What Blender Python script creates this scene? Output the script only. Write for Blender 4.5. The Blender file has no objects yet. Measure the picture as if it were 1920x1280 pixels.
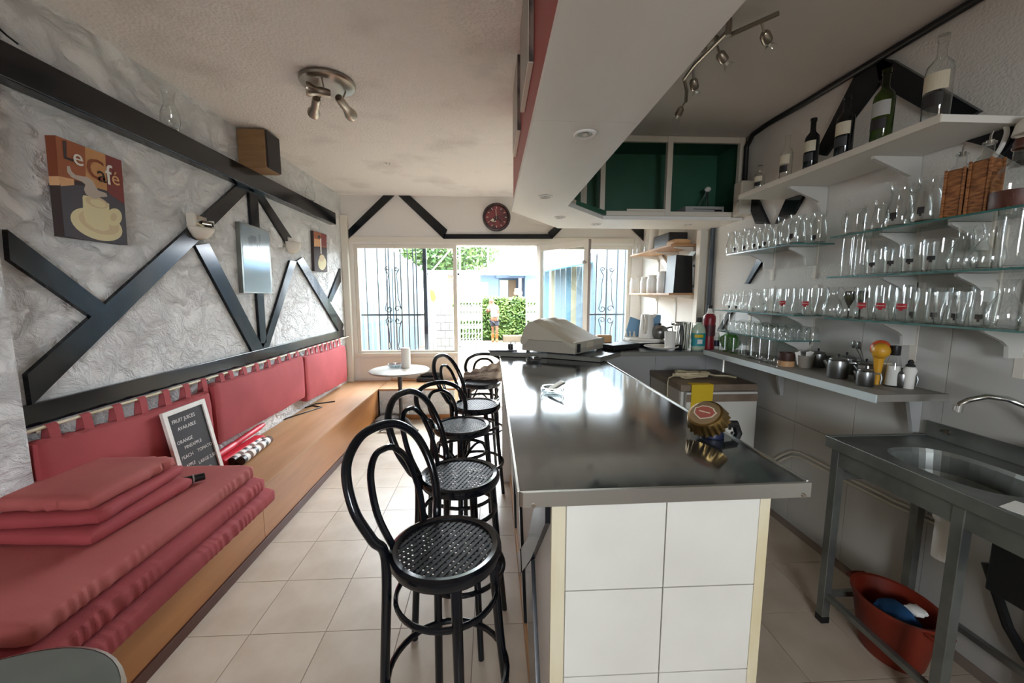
import bpy, bmesh, math, random
from mathutils import Vector, Matrix
random.seed(7)
SC = bpy.context.scene
COL = SC.collection
PI = math.pi

# ------------------------------------------------------------------ camera
F, HC = 745.0, 1.55
PITCH = math.atan(89 / F)
YAW = math.atan(38 * math.cos(PITCH) / F)
FW = Vector((math.sin(YAW) * math.cos(PITCH), math.cos(YAW) * math.cos(PITCH), -math.sin(PITCH)))
RT = Vector((math.cos(YAW), -math.sin(YAW), 0))
UP = RT.cross(FW)
cam = bpy.data.cameras.new('camera'); camo = bpy.data.objects.new('camera', cam); COL.objects.link(camo)
cam.sensor_width = 36; cam.lens = F / 1920 * 36; cam.clip_start = 0.05; cam.clip_end = 200
camo.matrix_world = Matrix(((RT.x, UP.x, -FW.x, 0), (RT.y, UP.y, -FW.y, 0), (RT.z, UP.z, -FW.z, HC), (0, 0, 0, 1)))
SC.camera = camo

def W(u, v, x=None, y=None, z=None):
    """the point of a real plane (x=, y= or z= constant) that the photograph shows at (u, v)"""
    d = FW * F + RT * (u - 960) - UP * (v - 640)
    if x is not None: t = x / d.x
    elif y is not None: t = y / d.y
    else: t = (z - HC) / d.z
    return Vector((0, 0, HC)) + d * t

# ------------------------------------------------------------------ light
SC.view_settings.view_transform = 'Standard'
SC.view_settings.look = 'None'
SC.view_settings.exposure = 0.68
SC.view_settings.gamma = 1.0
SC.view_settings.use_curve_mapping = False
wd = bpy.data.worlds.new('sky'); SC.world = wd; wd.use_nodes = True
wn = wd.node_tree.nodes; bg = wn['Background']
bg.inputs[0].default_value = (0.90, 0.965, 1.04, 1); bg.inputs[1].default_value = 20.0
sun = bpy.data.lights.new('sun', 'SUN'); suno = bpy.data.objects.new('sun', sun); COL.objects.link(suno)
sun.energy = 6.0; sun.angle = 0.02; sun.color = (1, 0.93, 0.82)
suno.rotation_euler = (math.radians(33), math.radians(14), 0)     # high, from above the terrace's far side
SUN_DIR = None
def area(name, loc, rot, sx, sy, energy=0, portal=False, color=(1, 1, 1)):
    l = bpy.data.lights.new(name, 'AREA'); o = bpy.data.objects.new(name, l); COL.objects.link(o)
    l.shape = 'RECTANGLE'; l.size = sx; l.size_y = sy; l.energy = energy; l.color = color
    l.cycles.is_portal = portal
    o.location = loc; o.rotation_euler = rot
    return o
SC.cycles.max_bounces = 10; SC.cycles.diffuse_bounces = 5; SC.cycles.glossy_bounces = 4
SC.cycles.transparent_max_bounces = 48; SC.cycles.transmission_bounces = 6
SC.cycles.caustics_reflective = False; SC.cycles.caustics_refractive = False
SC.cycles.sample_clamp_indirect = 6.0
SC.cycles.use_denoising = True
# the window wall and the opening behind the camera guide the daylight sampling
area('portal_front', (0.05, 5.42, 1.5), (math.radians(-90), 0, 0), 3.8, 1.6, portal=True)
area('portal_rear', (.1, -2.44, 1.7), (math.radians(90), 0, 0), 1.0, 1.0, portal=True)

# ------------------------------------------------------------------ materials
def lin(h):
    h = h.lstrip('#'); o = []
    for i in (0, 2, 4):
        c = int(h[i:i + 2], 16) / 255
        o.append(c / 12.92 if c <= 0.04045 else ((c + 0.055) / 1.055) ** 2.4)
    return (*o, 1)

def mat(name, col, rough=0.5, metal=0.0, var=None, bump=None, spec=0.5, coat=0, rvar=None, obj_rand=0, emit=0, trans=0):
    """var=(colour2, scale, stretch(3), lo, hi); bump=(kind, scale, strength, distance)"""
    m = bpy.data.materials.new(name); m.use_nodes = True
    nt = m.node_tree; N = nt.nodes; L = nt.links
    b = N['Principled BSDF']
    col = lin(col) if isinstance(col, str) else col
    b.inputs['Base Color'].default_value = col
    b.inputs['Roughness'].default_value = rough; b.inputs['Metallic'].default_value = metal
    b.inputs['Specular IOR Level'].default_value = spec; b.inputs['Coat Weight'].default_value = coat
    b.inputs['Coat Roughness'].default_value = 0.1
    if trans: b.inputs['Transmission Weight'].default_value = trans
    if emit:
        b.inputs['Emission Color'].default_value = col; b.inputs['Emission Strength'].default_value = emit
    tc = None
    def coords(st):
        nonlocal tc
        if tc is None: tc = N.new('ShaderNodeTexCoord')
        mp = N.new('ShaderNodeMapping'); L.new(tc.outputs['Object'], mp.inputs[0]); mp.inputs['Scale'].default_value = st
        return mp.outputs[0]
    src = None
    if var:
        c2, sc, st, lo, hi = var
        n = N.new('ShaderNodeTexNoise'); n.inputs['Scale'].default_value = sc; n.inputs['Detail'].default_value = 6
        L.new(coords(st), n.inputs['Vector'])
        r = N.new('ShaderNodeMapRange'); r.inputs[1].default_value = lo; r.inputs[2].default_value = hi
        L.new(n.outputs[0], r.inputs[0])
        mx = N.new('ShaderNodeMix'); mx.data_type = 'RGBA'; L.new(r.outputs[0], mx.inputs[0])
        mx.inputs[6].default_value = col; mx.inputs[7].default_value = lin(c2) if isinstance(c2, str) else c2
        src = mx.outputs[2]
        if rvar:
            r2 = N.new('ShaderNodeMapRange'); L.new(n.outputs[0], r2.inputs[0]); r2.inputs[1].default_value = lo; r2.inputs[2].default_value = hi
            r2.inputs[3].default_value = rough; r2.inputs[4].default_value = rvar; L.new(r2.outputs[0], b.inputs['Roughness'])
    if obj_rand:
        oi = N.new('ShaderNodeObjectInfo'); r = N.new('ShaderNodeMapRange'); L.new(oi.outputs['Random'], r.inputs[0])
        r.inputs[3].default_value = 1 - obj_rand; r.inputs[4].default_value = 1 + obj_rand
        hv = N.new('ShaderNodeHueSaturation'); L.new(r.outputs[0], hv.inputs['Value'])
        if src: L.new(src, hv.inputs['Color'])
        else: hv.inputs['Color'].default_value = col
        src = hv.outputs[0]
    if src: L.new(src, b.inputs['Base Color'])
    if bump:
        kind, sc, stg, dist = bump
        bp = N.new('ShaderNodeBump'); bp.inputs['Strength'].default_value = stg; bp.inputs['Distance'].default_value = dist
        if kind == 'noise':
            n = N.new('ShaderNodeTexNoise'); n.inputs['Scale'].default_value = sc; n.inputs['Detail'].default_value = 5
            L.new(coords((1, 1, 1)), n.inputs['Vector']); h = n.outputs[0]
        elif kind == 'grain':
            n = N.new('ShaderNodeTexVoronoi'); n.inputs['Scale'].default_value = sc; n.feature = 'SMOOTH_F1'
            L.new(coords((1, 1, 1)), n.inputs['Vector']); h = n.outputs[0]
        elif kind == 'trowel':      # plaster pulled off with a trowel: ragged ridges over smooth flats
            n0 = N.new('ShaderNodeTexNoise'); n0.inputs['Scale'].default_value = sc * .6; n0.inputs['Detail'].default_value = 3
            L.new(coords((1, 1, 1)), n0.inputs['Vector'])
            va = N.new('ShaderNodeVectorMath'); va.operation = 'MULTIPLY_ADD'; va.inputs[1].default_value = (.35, .35, .35)
            L.new(n0.outputs['Color'], va.inputs[0]); L.new(coords((1, 1.0, 1.5)), va.inputs[2])
            n = N.new('ShaderNodeTexNoise'); n.inputs['Scale'].default_value = sc; n.inputs['Detail'].default_value = 7; n.inputs['Roughness'].default_value = .62
            n.inputs['Distortion'].default_value = .5
            L.new(va.outputs[0], n.inputs['Vector'])
            r = N.new('ShaderNodeMapRange'); r.interpolation_type = 'SMOOTHSTEP'; L.new(n.outputs[0], r.inputs[0])
            r.inputs[1].default_value = .36; r.inputs[2].default_value = .70
            h = r.outputs[0]
        L.new(h, bp.inputs['Height']); L.new(bp.outputs[0], b.inputs['Normal'])
    return m

def glass(name, tint=(0.93, 0.96, 0.95, 1), refl=1.0, edge=(0.55, 0.62, 0.6, 1), rough=0.02):
    """thin-walled glass: clear when looked at squarely, brighter and darker-tinted at grazing angles"""
    m = bpy.data.materials.new(name); m.use_nodes = True
    nt = m.node_tree; N = nt.nodes; L = nt.links
    for n in list(N):
        if n.type == 'BSDF_PRINCIPLED': N.remove(n)
    out = N['Material Output']
    tr = N.new('ShaderNodeBsdfTransparent'); gl = N.new('ShaderNodeBsdfGlossy'); gl.inputs['Roughness'].default_value = rough
    lw = N.new('ShaderNodeLayerWeight'); lw.inputs[0].default_value = 0.5
    pw = N.new('ShaderNodeMath'); pw.operation = 'POWER'; pw.inputs[1].default_value = 3.0; L.new(lw.outputs['Facing'], pw.inputs[0])
    mc = N.new('ShaderNodeMix'); mc.data_type = 'RGBA'; L.new(pw.outputs[0], mc.inputs[0])
    mc.inputs[6].default_value = tint; mc.inputs[7].default_value = edge; L.new(mc.outputs[2], tr.inputs[0])
    p5 = N.new('ShaderNodeMath'); p5.operation = 'POWER'; p5.inputs[1].default_value = 4.0; L.new(lw.outputs['Facing'], p5.inputs[0])
    mu = N.new('ShaderNodeMath'); mu.operation = 'MULTIPLY_ADD'; mu.use_clamp = True; mu.inputs[1].default_value = .9 * refl; mu.inputs[2].default_value = .045 * refl; L.new(p5.outputs[0], mu.inputs[0])
    mx = N.new('ShaderNodeMixShader'); L.new(mu.outputs[0], mx.inputs[0]); L.new(tr.outputs[0], mx.inputs[1]); L.new(gl.outputs[0], mx.inputs[2])
    L.new(mx.outputs[0], out.inputs[0])
    return m

M = {
 'stucco': mat('rough_plaster', '#e9e9e7', .75, bump=('trowel', 6.5, 1.0, .024)),
 'plaster': mat('fine_plaster', '#ded9d2', .8, bump=('noise', 60, .35, .004)),
 'grainwall': mat('grainy_plaster', '#dcd9d2', .8, bump=('grain', 110, .5, .004)),
 'ceiling': mat('textured_ceiling', '#ebe7e3', .85, var=('#c4beb9', 1.9, (1, 1, 1), .52, .85), bump=('grain', 75, .8, .006)),
 'smoothceil': mat('smooth_ceiling', '#d4cfc9', .8),
 'white': mat('white_paint', '#e6e3dc', .45, bump=('noise', 30, .08, .003)),
 'offwhite': mat('cream_paint', '#d9d2c4', .5),
 'soffit': mat('soffit_board', '#f0eee8', .45, var=('#e4e1d8', 2.2, (1, .3, 1), .4, .7)),
 'red_paint': mat('red_paint', '#9d2f33', .45, bump=('noise', 25, .1, .003)),
 'black': mat('black_beam', '#0a0c10', .15, var=('#12161d', 8, (1, 1, 1), .4, .75), bump=('noise', 14, .03, .003), spec=.42),
 'blackplastic': mat('black_plastic', '#0e0f11', .4),
 'floor': mat('floor_tile', '#c4b6a4', .34, var=('#b5a592', 5, (1, 1, 1), .4, .7), obj_rand=.035, bump=('noise', 14, .06, .004)),
 'grout': mat('grout', '#8a7a6e', .9),
 'benchtop': mat('bench_board', '#b08560', .5, var=('#a1764c', 2.5, (4, .5, 4), .35, .7)),
 'benchwood': mat('bench_veneer', '#a9713f', .38, var=('#8f5a2d', 3, (2, .35, 3), .35, .7), spec=.5),
 'darkwood': mat('dark_skirting', '#4d2a20', .45),
 'palewood': mat('pale_wood', '#c99f72', .5, var=('#b98c5f', 6, (1, .2, 3), .35, .7)),
 'cloth': mat('red_fabric', '#a8474a', .85, var=('#983c40', 3, (1, 1, 1), .35, .7), bump=('noise', 260, .25, .002)),
 'cloth2': mat('faded_red_fabric', '#b0605a', .85, var=('#a44f4c', 2.5, (1, 1, 1), .35, .7), bump=('noise', 260, .25, .002)),
 'redplastic': mat('bright_red', '#d3283c', .45),
 'steel': mat('worn_steel', '#8f9294', .2, metal=1, var=('#5d6164', 3.0, (1, .35, 1), .35, .75), rvar=.34, bump=('noise', 6, .05, .003)),
 'counter': mat('worn_counter_steel', '#7f8385', .07, metal=.85, var=('#55595b', 2.6, (1, .6, 1), .35, .72), rvar=.14, bump=('noise', 5, .03, .002)),
 'edge': mat('aluminium_edge', '#b9b8b0', .3, metal=.9),
 'satin': mat('satin_nickel', '#a79f93', .28, metal=1),
 'chrome': mat('chrome', '#c9c9c6', .12, metal=1),
 'darksteel': mat('dull_steel', '#8e918c', .36, metal=.75, var=('#6f726e', 6, (1, 1, 1), .35, .7)),
 'teapot': mat('pot_steel', '#8d8e8d', .3, metal=1),
 'tilewhite': mat('glazed_white_tile', '#dfddd4', .18, var=('#d2cfc5', 2, (1, 1, 1), .4, .7)),
 'panelgrey': mat('grey_panel', '#a9a9a6', .5),
 'wallpanel': mat('white_wall_panel', '#bdbbb5', .4),
 'yellowstrip': mat('yellowed_strip', '#d8ceb2', .45, var=('#c8b98f', 9, (1, 1, .3), .4, .7)),
 'green': mat('green_paint', '#33654f', .5, var=('#2b5844', 3, (1, 1, 1), .4, .7)),
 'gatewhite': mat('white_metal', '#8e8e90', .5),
 'grillegrey': mat('painted_iron', '#454c53', .5),
 'irondark': mat('dark_iron', '#2f3842', .5),
 'bracketgrey': mat('grey_white_bracket', '#c4c2bb', .5),
 'cane': mat('black_cane', '#111216', .5, spec=.25),
 'crystal': glass('cut_crystal', (.78, .80, .80, 1), 1.6, (.22, .24, .25, 1)),
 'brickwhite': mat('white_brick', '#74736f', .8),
 'mortar': mat('mortar', '#3d3c3a', .9),
 'brass': mat('gold_metal', '#94794a', .3, metal=1),
 'capface': mat('cap_gold', '#9a8260', .45, metal=.5),
 'badge': mat('red_badge', '#a3222c', .5),
 'navy': mat('navy_plastic', '#141a36', .45),
 'beigeplastic': mat('beige_plastic', '#a8a294', .5),
 'dustcover': mat('dust_cover', '#b8b2a0', .55, bump=('noise', 18, .25, .006)),
 'fridge': mat('fridge_enamel', '#d4d2ca', .35),
 'fridgetop': mat('worn_fridge_top', '#8d7c6a', .55, var=('#6e5f50', 6, (1, 1, 1), .35, .7)),
 'fridgeside': mat('fridge_side', '#b7b0a4', .5),
 'yellow': mat('yellow_card', '#d9b81f', .6),
 'cable': mat('cream_cable', '#cdbf9c', .5),
 'marble': mat('pale_table_top', '#9a9489', .4, var=('#88827a', 9, (1, 1, 1), .4, .7)),
 'darkiron': mat('cast_iron', '#2b2623', .45),
 'brown': mat('brown_cloth', '#7a6357', .9, var=('#5c483e', 5, (1, 6, 1), .4, .6)),
 'bottle': mat('dark_bottle', '#0c0e10', .12),
 'greenbottle': glass('green_bottle', (.25, .36, .08, 1), 1.0, (.05, .09, .02, 1)),
 'glass': glass('drinking_glass', (.975, .985, .98, 1), 1.8, (.86, .885, .88, 1)),
 'glassshelf': glass('shelf_glass', (.84, .92, .89, 1), 1.0, (.4, .58, .53, 1)),
 'shelfedge': mat('shelf_glass_edge', '#3f6d66', .15),
 'pane': glass('window_glass', (.97, .985, .98, 1), .8, (.8, .86, .85, 1)),
 'label': mat('paper_label', '#cfc6ae', .7),
 'print': mat('dark_print', '#2a2626', .6),
 'wicker': mat('wicker', '#a06a3c', .7, var=('#6a3f20', 30, (1, 1, 4), .38, .62), bump=('noise', 120, .6, .004)),
 'amber': mat('brown_leather', '#4a2417', .5, var=('#6d3420', 6, (1, 1, 1), .4, .7)),
 'orange': mat('orange_plastic', '#d9582a', .4),
 'mustard': mat('mustard_plastic', '#d29a2a', .4),
 'terracotta': mat('orange_bucket', '#74230f', .5),
 'blue': mat('blue_cloth', '#174a78', .8),
 'fence_dim': mat('pale_fence_dim', '#4d585e', .7, obj_rand=.08), 'fenceblue_dim': mat('blue_fence_dim', '#3c5461', .7, obj_rand=.06), 'cream_dim': mat('cream_fence_dim', '#615d4c', .7, obj_rand=.06),  # side fences: fence colours darkened to offset the stronger daylight on them
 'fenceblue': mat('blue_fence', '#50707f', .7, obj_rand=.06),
 'paleblue': mat('pale_blue', '#6f96b4', .6),
 'teal': mat('teal_label', '#1f8f96', .5),
 'crimson': mat('crimson_bottle', '#7d1422', .35),
 'chalkboard': mat('chalkboard', '#3b3b3d', .8),
 'chalk': mat('chalk', '#d8d6d2', .9),
 'paper': mat('white_paper', '#e9e6df', .8),
 'speakerwood': mat('speaker_veneer', '#8f6e48', .5, var=('#7d5e3b', 6, (1, 1, 6), .35, .7)),
 'grille': mat('speaker_grille', '#2b2522', .8),
 'hedge': mat('hedge_leaf', '#36501f', .6, obj_rand=0, var=('#566c2c', 3, (1, 1, 1), .35, .7)),
 'leaf': mat('tree_leaf', '#2f4a26', .6, var=('#4f6832', 2, (1, 1, 1), .35, .7)),
 'bark': mat('bark', '#6b5546', .9),
 'paving': mat('paving', '#5e5341', .85, var=('#4a4133', 5, (1, 1, 1), .35, .7), obj_rand=.06),
 'ground': mat('ground', '#6b604e', .9),
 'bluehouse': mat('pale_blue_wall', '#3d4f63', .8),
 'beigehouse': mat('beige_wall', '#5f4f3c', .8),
 'bluetrim': mat('blue_awning', '#1d5678', .6),
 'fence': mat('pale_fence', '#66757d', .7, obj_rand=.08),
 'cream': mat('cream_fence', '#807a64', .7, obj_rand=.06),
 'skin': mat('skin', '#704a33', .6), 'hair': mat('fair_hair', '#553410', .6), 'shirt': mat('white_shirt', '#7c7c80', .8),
 'shorts': mat('grey_shorts', '#2c2e36', .8), 'boots': mat('tan_boots', '#6f4510', .7),
}

# ------------------------------------------------------------------ mesh helpers
class MB:
    def __init__(s): s.bm = bmesh.new()
    def _x(s, vs, m):
        if m is not None:
            for v in vs: v.co = m @ v.co
    def box(s, x0, x1, y0, y1, z0, z1, bev=0, m=None, seg=2):
        r = bmesh.ops.create_cube(s.bm, size=1); vs = r['verts']
        for v in vs: v.co = Vector(((x0 + x1) / 2 + v.co.x * (x1 - x0), (y0 + y1) / 2 + v.co.y * (y1 - y0), (z0 + z1) / 2 + v.co.z * (z1 - z0)))
        if bev:
            es = list({e for v in vs for e in v.link_edges})
            r2 = bmesh.ops.bevel(s.bm, geom=es, offset=bev, segments=seg, affect='EDGES', profile=.5)
            vs = list({v for f in r2['faces'] for v in f.verts} | {v for v in vs if v.is_valid})
        s._x(vs, m); return s
    def prism(s, pts, n, flip=False):
        """polygon (3-D points) thickened by vector n"""
        a = [s.bm.verts.new(p) for p in pts]; b = [s.bm.verts.new(Vector(p) + n) for p in pts]
        k = len(pts); fs = [s.bm.faces.new(a[::-1]), s.bm.faces.new(b)]
        for i in range(k): fs.append(s.bm.faces.new((a[i], a[(i + 1) % k], b[(i + 1) % k], b[i])))
        bmesh.ops.recalc_face_normals(s.bm, faces=fs)
        return s
    def poly(s, pts):
        s.bm.faces.new([s.bm.verts.new(p) for p in pts]); return s
    def lathe(s, prof, seg=20, m=None, a0=0, a1=2 * PI, cap=False):
        full = abs(a1 - a0 - 2 * PI) < 1e-6
        n = seg if full else seg + 1; rings = []; allv = []
        for r, z in prof:
            if r < 1e-6:
                v = s.bm.verts.new((0, 0, z)); rings.append([v]); allv.append(v)
            else:
                R = [s.bm.verts.new((r * math.cos(a0 + (a1 - a0) * i / seg), r * math.sin(a0 + (a1 - a0) * i / seg), z)) for i in range(n)]
                rings.append(R); allv += R
        fs = []
        for A, B in zip(rings, rings[1:]):
            for i in range(seg):
                j = (i + 1) % n if full else i + 1
                if len(A) == 1 and len(B) == 1: continue
                if len(A) == 1: fs.append(s.bm.faces.new((A[0], B[j], B[i])))
                elif len(B) == 1: fs.append(s.bm.faces.new((A[i], A[j], B[0])))
                else: fs.append(s.bm.faces.new((A[i], A[j], B[j], B[i])))
        bmesh.ops.recalc_face_normals(s.bm, faces=fs)
        s._x(allv, m); return s
    def cyl(s, p, q, r, r2=None, seg=14):
        p, q = Vector(p), Vector(q); d = q - p; L = d.length
        m = Matrix.Translation(p) @ d.to_track_quat('Z', 'Y').to_matrix().to_4x4()
        r2 = r if r2 is None else r2
        return s.lathe([(0, 0), (r, 0), (r2, L), (0, L)], seg, m)
    def tube(s, pts, r, seg=8, closed=False, rad=None, flat=1.0):
        pts = [Vector(p) for p in pts]; n = len(pts); rings = []
        t0 = (pts[1] - pts[0]).normalized(); nrm = t0.orthogonal().normalized()
        if abs(t0.z) < .9: nrm = (Vector((0, 0, 1)) - t0 * t0.z).normalized()
        for i in range(n):
            if closed: t = (pts[(i + 1) % n] - pts[i - 1]).normalized()
            else: t = (pts[min(i + 1, n - 1)] - pts[max(i - 1, 0)]).normalized()
            nrm = (nrm - t * nrm.dot(t)).normalized(); b = t.cross(nrm)
            rr = rad[i] if rad else r
            rings.append([s.bm.verts.new(pts[i] + nrm * rr * math.cos(2 * PI * k / seg) + b * rr * flat * math.sin(2 * PI * k / seg)) for k in range(seg)])
        fs = []
        for i in range(n if closed else n - 1):
            A, B = rings[i], rings[(i + 1) % n]
            for k in range(seg): fs.append(s.bm.faces.new((A[k], A[(k + 1) % seg], B[(k + 1) % seg], B[k])))
        if not closed: fs.append(s.bm.faces.new(rings[0][::-1])); fs.append(s.bm.faces.new(rings[-1]))
        bmesh.ops.recalc_face_normals(s.bm, faces=fs)
        return s
    def sphere(s, c, r, seg=14, sc=(1, 1, 1), m=None):
        rr = bmesh.ops.create_uvsphere(s.bm, u_segments=seg, v_segments=max(6, seg * 2 // 3), radius=r)
        for v in rr['verts']: v.co = Vector((v.co.x * sc[0], v.co.y * sc[1], v.co.z * sc[2])) + Vector(c)
        s._x(rr['verts'], m); return s
    def cushion(s, x0, x1, y0, y1, z0, z1, r=.03, cuts=(12, 20, 3), wr=.004, puff=.01, seed=0, m=None, sag=0):
        """soft box with rounded edges, puffed faces and wrinkled sides"""
        rnd = random.Random(seed); ph = [rnd.uniform(0, 6.28) for _ in range(8)]
        nx, ny, nz = cuts; c = Vector(((x0 + x1) / 2, (y0 + y1) / 2, (z0 + z1) / 2)); h = Vector(((x1 - x0) / 2, (y1 - y0) / 2, (z1 - z0) / 2))
        r = min(r, h.x * .95, h.y * .95, h.z * .95)
        vm = {}
        def vert(i, j, k):
            key = (i, j, k)
            if key in vm: return vm[key]
            q = Vector((-1 + 2 * i / nx, -1 + 2 * j / ny, -1 + 2 * k / nz)); p = Vector((q.x * h.x, q.y * h.y, q.z * h.z))
            inner = Vector((max(-h.x + r, min(h.x - r, p.x)), max(-h.y + r, min(h.y - r, p.y)), max(-h.z + r, min(h.z - r, p.z))))
            d = p - inner
            if d.length > 1e-6: p = inner + d.normalized() * min(r, d.length)
            p.z += q.z * puff * (1 - q.x ** 2) * (1 - q.y ** 2)
            side = max(abs(q.x), abs(q.y)) ** 8
            w = math.sin(p.y * 150 + p.z * 25 + ph[0] + 2.5 * math.sin(p.y * 27 + ph[1])) * (.45 + .55 * math.sin(p.y * 8 + ph[2])) * 1.2
            w2 = math.sin(p.x * 140 + p.z * 25 + ph[3] + 2.5 * math.sin(p.x * 25 + ph[4])) * (.45 + .55 * math.sin(p.x * 9 + ph[5])) * 1.2
            p.x += (1 if q.x > 0 else -1) * wr * w * abs(q.x) ** 8
            p.y += (1 if q.y > 0 else -1) * wr * w2 * abs(q.y) ** 8
            p.z += wr * .12 * math.sin(p.x * 17 + ph[6]) * math.sin(p.y * 13 + ph[7]) - sag * (q.y * .5 + .5) ** 2
            vm[key] = s.bm.verts.new(c + p); return vm[key]
        fs = []
        def quad(a, b, cc, d): fs.append(s.bm.faces.new((vert(*a), vert(*b), vert(*cc), vert(*d))))
        for i in range(nx):
            for j in range(ny):
                for k in (0, nz): quad((i, j, k), (i + 1, j, k), (i + 1, j + 1, k), (i, j + 1, k))
        for i in range(nx):
            for k in range(nz):
                for j in (0, ny): quad((i, j, k), (i + 1, j, k), (i + 1, j, k + 1), (i, j, k + 1))
        for j in range(ny):
            for k in range(nz):
                for i in (0, nx): quad((i, j, k), (i, j + 1, k), (i, j + 1, k + 1), (i, j, k + 1))
        bmesh.ops.recalc_face_normals(s.bm, faces=fs)
        s._x(list(vm.values()), m); return s
    def build(s, name, m, parent=None, smooth=False, origin=None, **props):
        me = bpy.data.meshes.new(name)
        vs = s.bm.verts
        if parent is None:
            if origin is None:
                xs = [v.co.x for v in vs]; ys = [v.co.y for v in vs]; zs = [v.co.z for v in vs]
                origin = Vector(((min(xs) + max(xs)) / 2, (min(ys) + max(ys)) / 2, min(zs)))
            off = Vector(origin)
        else: off = wloc(parent)
        for v in vs: v.co -= off
        if smooth:
            for f in s.bm.faces: f.smooth = True
        s.bm.to_mesh(me); s.bm.free()
        if smooth and hasattr(me, 'set_sharp_from_angle'): me.set_sharp_from_angle(angle=math.radians(40))
        o = bpy.data.objects.new(name, me); COL.objects.link(o)
        me.materials.append(M[m] if isinstance(m, str) else m)
        if parent is None: o.location = off
        else: o.parent = parent
        for k, v in props.items(): o[k] = v
        return o

def wloc(o):
    p = Vector((0, 0, 0))
    while o is not None: p += o.location; o = o.parent
    return p
def tag(o, label=None, cat=None, group=None, kind=None):
    if label: o['label'] = label
    if cat: o['category'] = cat
    if group: o['group'] = group
    if kind: o['kind'] = kind
    return o
def thing(name, loc, label, cat, group=None, rz=0):
    o = bpy.data.objects.new(name, None); COL.objects.link(o); o.empty_display_size = .05
    o.location = loc; o.rotation_euler = (0, 0, rz)
    return tag(o, label, cat, group)
def struct(o): o['kind'] = 'structure'; return o
KIDS = {}
def copy_tree(o, parent=None):
    c = o.copy(); COL.objects.link(c)
    if parent: c.parent = parent
    for ch in list(o.children): copy_tree(ch, c)
    return c
PROTO = {}
def instance(key, maker, loc, rz=0, label=None, cat=None, group=None, s=1.0):
    """the first call builds the thing, later calls copy it with its parts"""
    if key not in PROTO: o = PROTO[key] = maker()
    else: o = copy_tree(PROTO[key])
    o.location = loc; o.rotation_euler = (0, 0, rz); o.scale = (s, s, s)
    return tag(o, label, cat, group)
def text(body, loc, size, m, parent, X, Y, name='lettering', depth=.0004, align='LEFT'):
    cu = bpy.data.curves.new(name, 'FONT'); cu.body = body; cu.size = size; cu.extrude = depth; cu.align_x = align; cu.resolution_u = 3
    tmp = bpy.data.objects.new(name, cu); COL.objects.link(tmp)
    dg = bpy.context.evaluated_depsgraph_get(); me = bpy.data.meshes.new_from_object(tmp.evaluated_get(dg)); me.name = name
    bpy.data.objects.remove(tmp); bpy.data.curves.remove(cu)
    o = bpy.data.objects.new(name, me); COL.objects.link(o); me.materials.clear(); me.materials.append(M[m])
    X = Vector(X).normalized(); Y = Vector(Y).normalized(); Z = X.cross(Y)
    R = Matrix(((X.x, Y.x, Z.x, 0), (X.y, Y.y, Z.y, 0), (X.z, Y.z, Z.z, 0), (0, 0, 0, 1)))
    o.parent = parent; o.matrix_basis = Matrix.Translation(Vector(loc) - wloc(parent)) @ R
    return o
def pxpoly(mb, pts, n, **pl):
    return mb.prism([W(u, v, **pl) for u, v in pts], Vector(n))
def box(name, m, x0, x1, y0, y1, z0, z1, parent=None, bev=0, **p):
    return MB().box(x0, x1, y0, y1, z0, z1, bev).build(name, m, parent, **p)
ORD = ['first', 'second', 'third', 'fourth', 'fifth', 'sixth', 'seventh', 'eighth', 'ninth', 'tenth', 'eleventh', 'twelfth']
def arc(cx, cy, r, a0, a1, n): return [(cx + r * math.cos(a0 + (a1 - a0) * i / n), cy + r * math.sin(a0 + (a1 - a0) * i / n)) for i in range(n + 1)]

# ------------------------------------------------------------------ the room
XL, XR, YB, YR, CZ = -1.92, 2.03, 5.35, -2.4, 2.80
# floor: a grout bed with every tile a piece of its own
fl = struct(MB().box(XL - .1, XR + .1, YR, YB + .12, -.12, 0).build('floor', 'grout'))
TX, TY = .341, .346
x_of = -.775 - 4 * TX; y_of = 1.705 - 4 * TY
tm = None
for i in range(14):
    for j in range(14):
        cx = x_of + (i + .5) * TX; cy = y_of + (j + .5) * TY
        if cx > XR - .1 or cx < -1.6 or cy > 5.3 or (.2 < cx < .62 and 1.1 < cy < 3.0): continue
        if tm is None:
            o = MB().box(-TX / 2 + .0018, TX / 2 - .0018, -TY / 2 + .0018, TY / 2 - .0018, 0, .003).build('floor_tile', 'floor', origin=(0, 0, 0)); tm = o.data
        else: o = bpy.data.objects.new('floor_tile', tm); COL.objects.link(o)
        o.parent = fl; o.location = Vector((cx, cy, 0)) - fl.location
FZ = .003
yk = W(700, 266, z=CZ).y
ce = struct(MB().box(XL - .1, .5, YR, yk - .0015, CZ, CZ + .1).build('ceiling', 'ceiling'))
MB().box(XL - .1, .5, yk + .0015, YB + .12, CZ, CZ + .1).build('ceiling_board', 'ceiling', ce)
struct(MB().box(.5, XR + .1, YR, YB + .12, CZ - .02, CZ + .1).build('ceiling', 'smoothceil'))
# thin crack across the ceiling board
wl = struct(MB().box(XL - .15, XL, YR, YB + .12, 0, CZ).build('wall_left', 'stucco', origin=(XL, 0, 0)))
pe = W(40, 720, x=-1.83).y
MB().box(XL, -1.83, YR, pe, 0, 2.36, .012).build('pier', 'stucco', wl)
MB().cyl(W(20, 640, x=-1.83) - Vector((.01, .10, 0)), W(20, 640, x=-1.83) + Vector((.03, -.10, 0)), .012).build('wall_hook', 'offwhite', wl)
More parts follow.
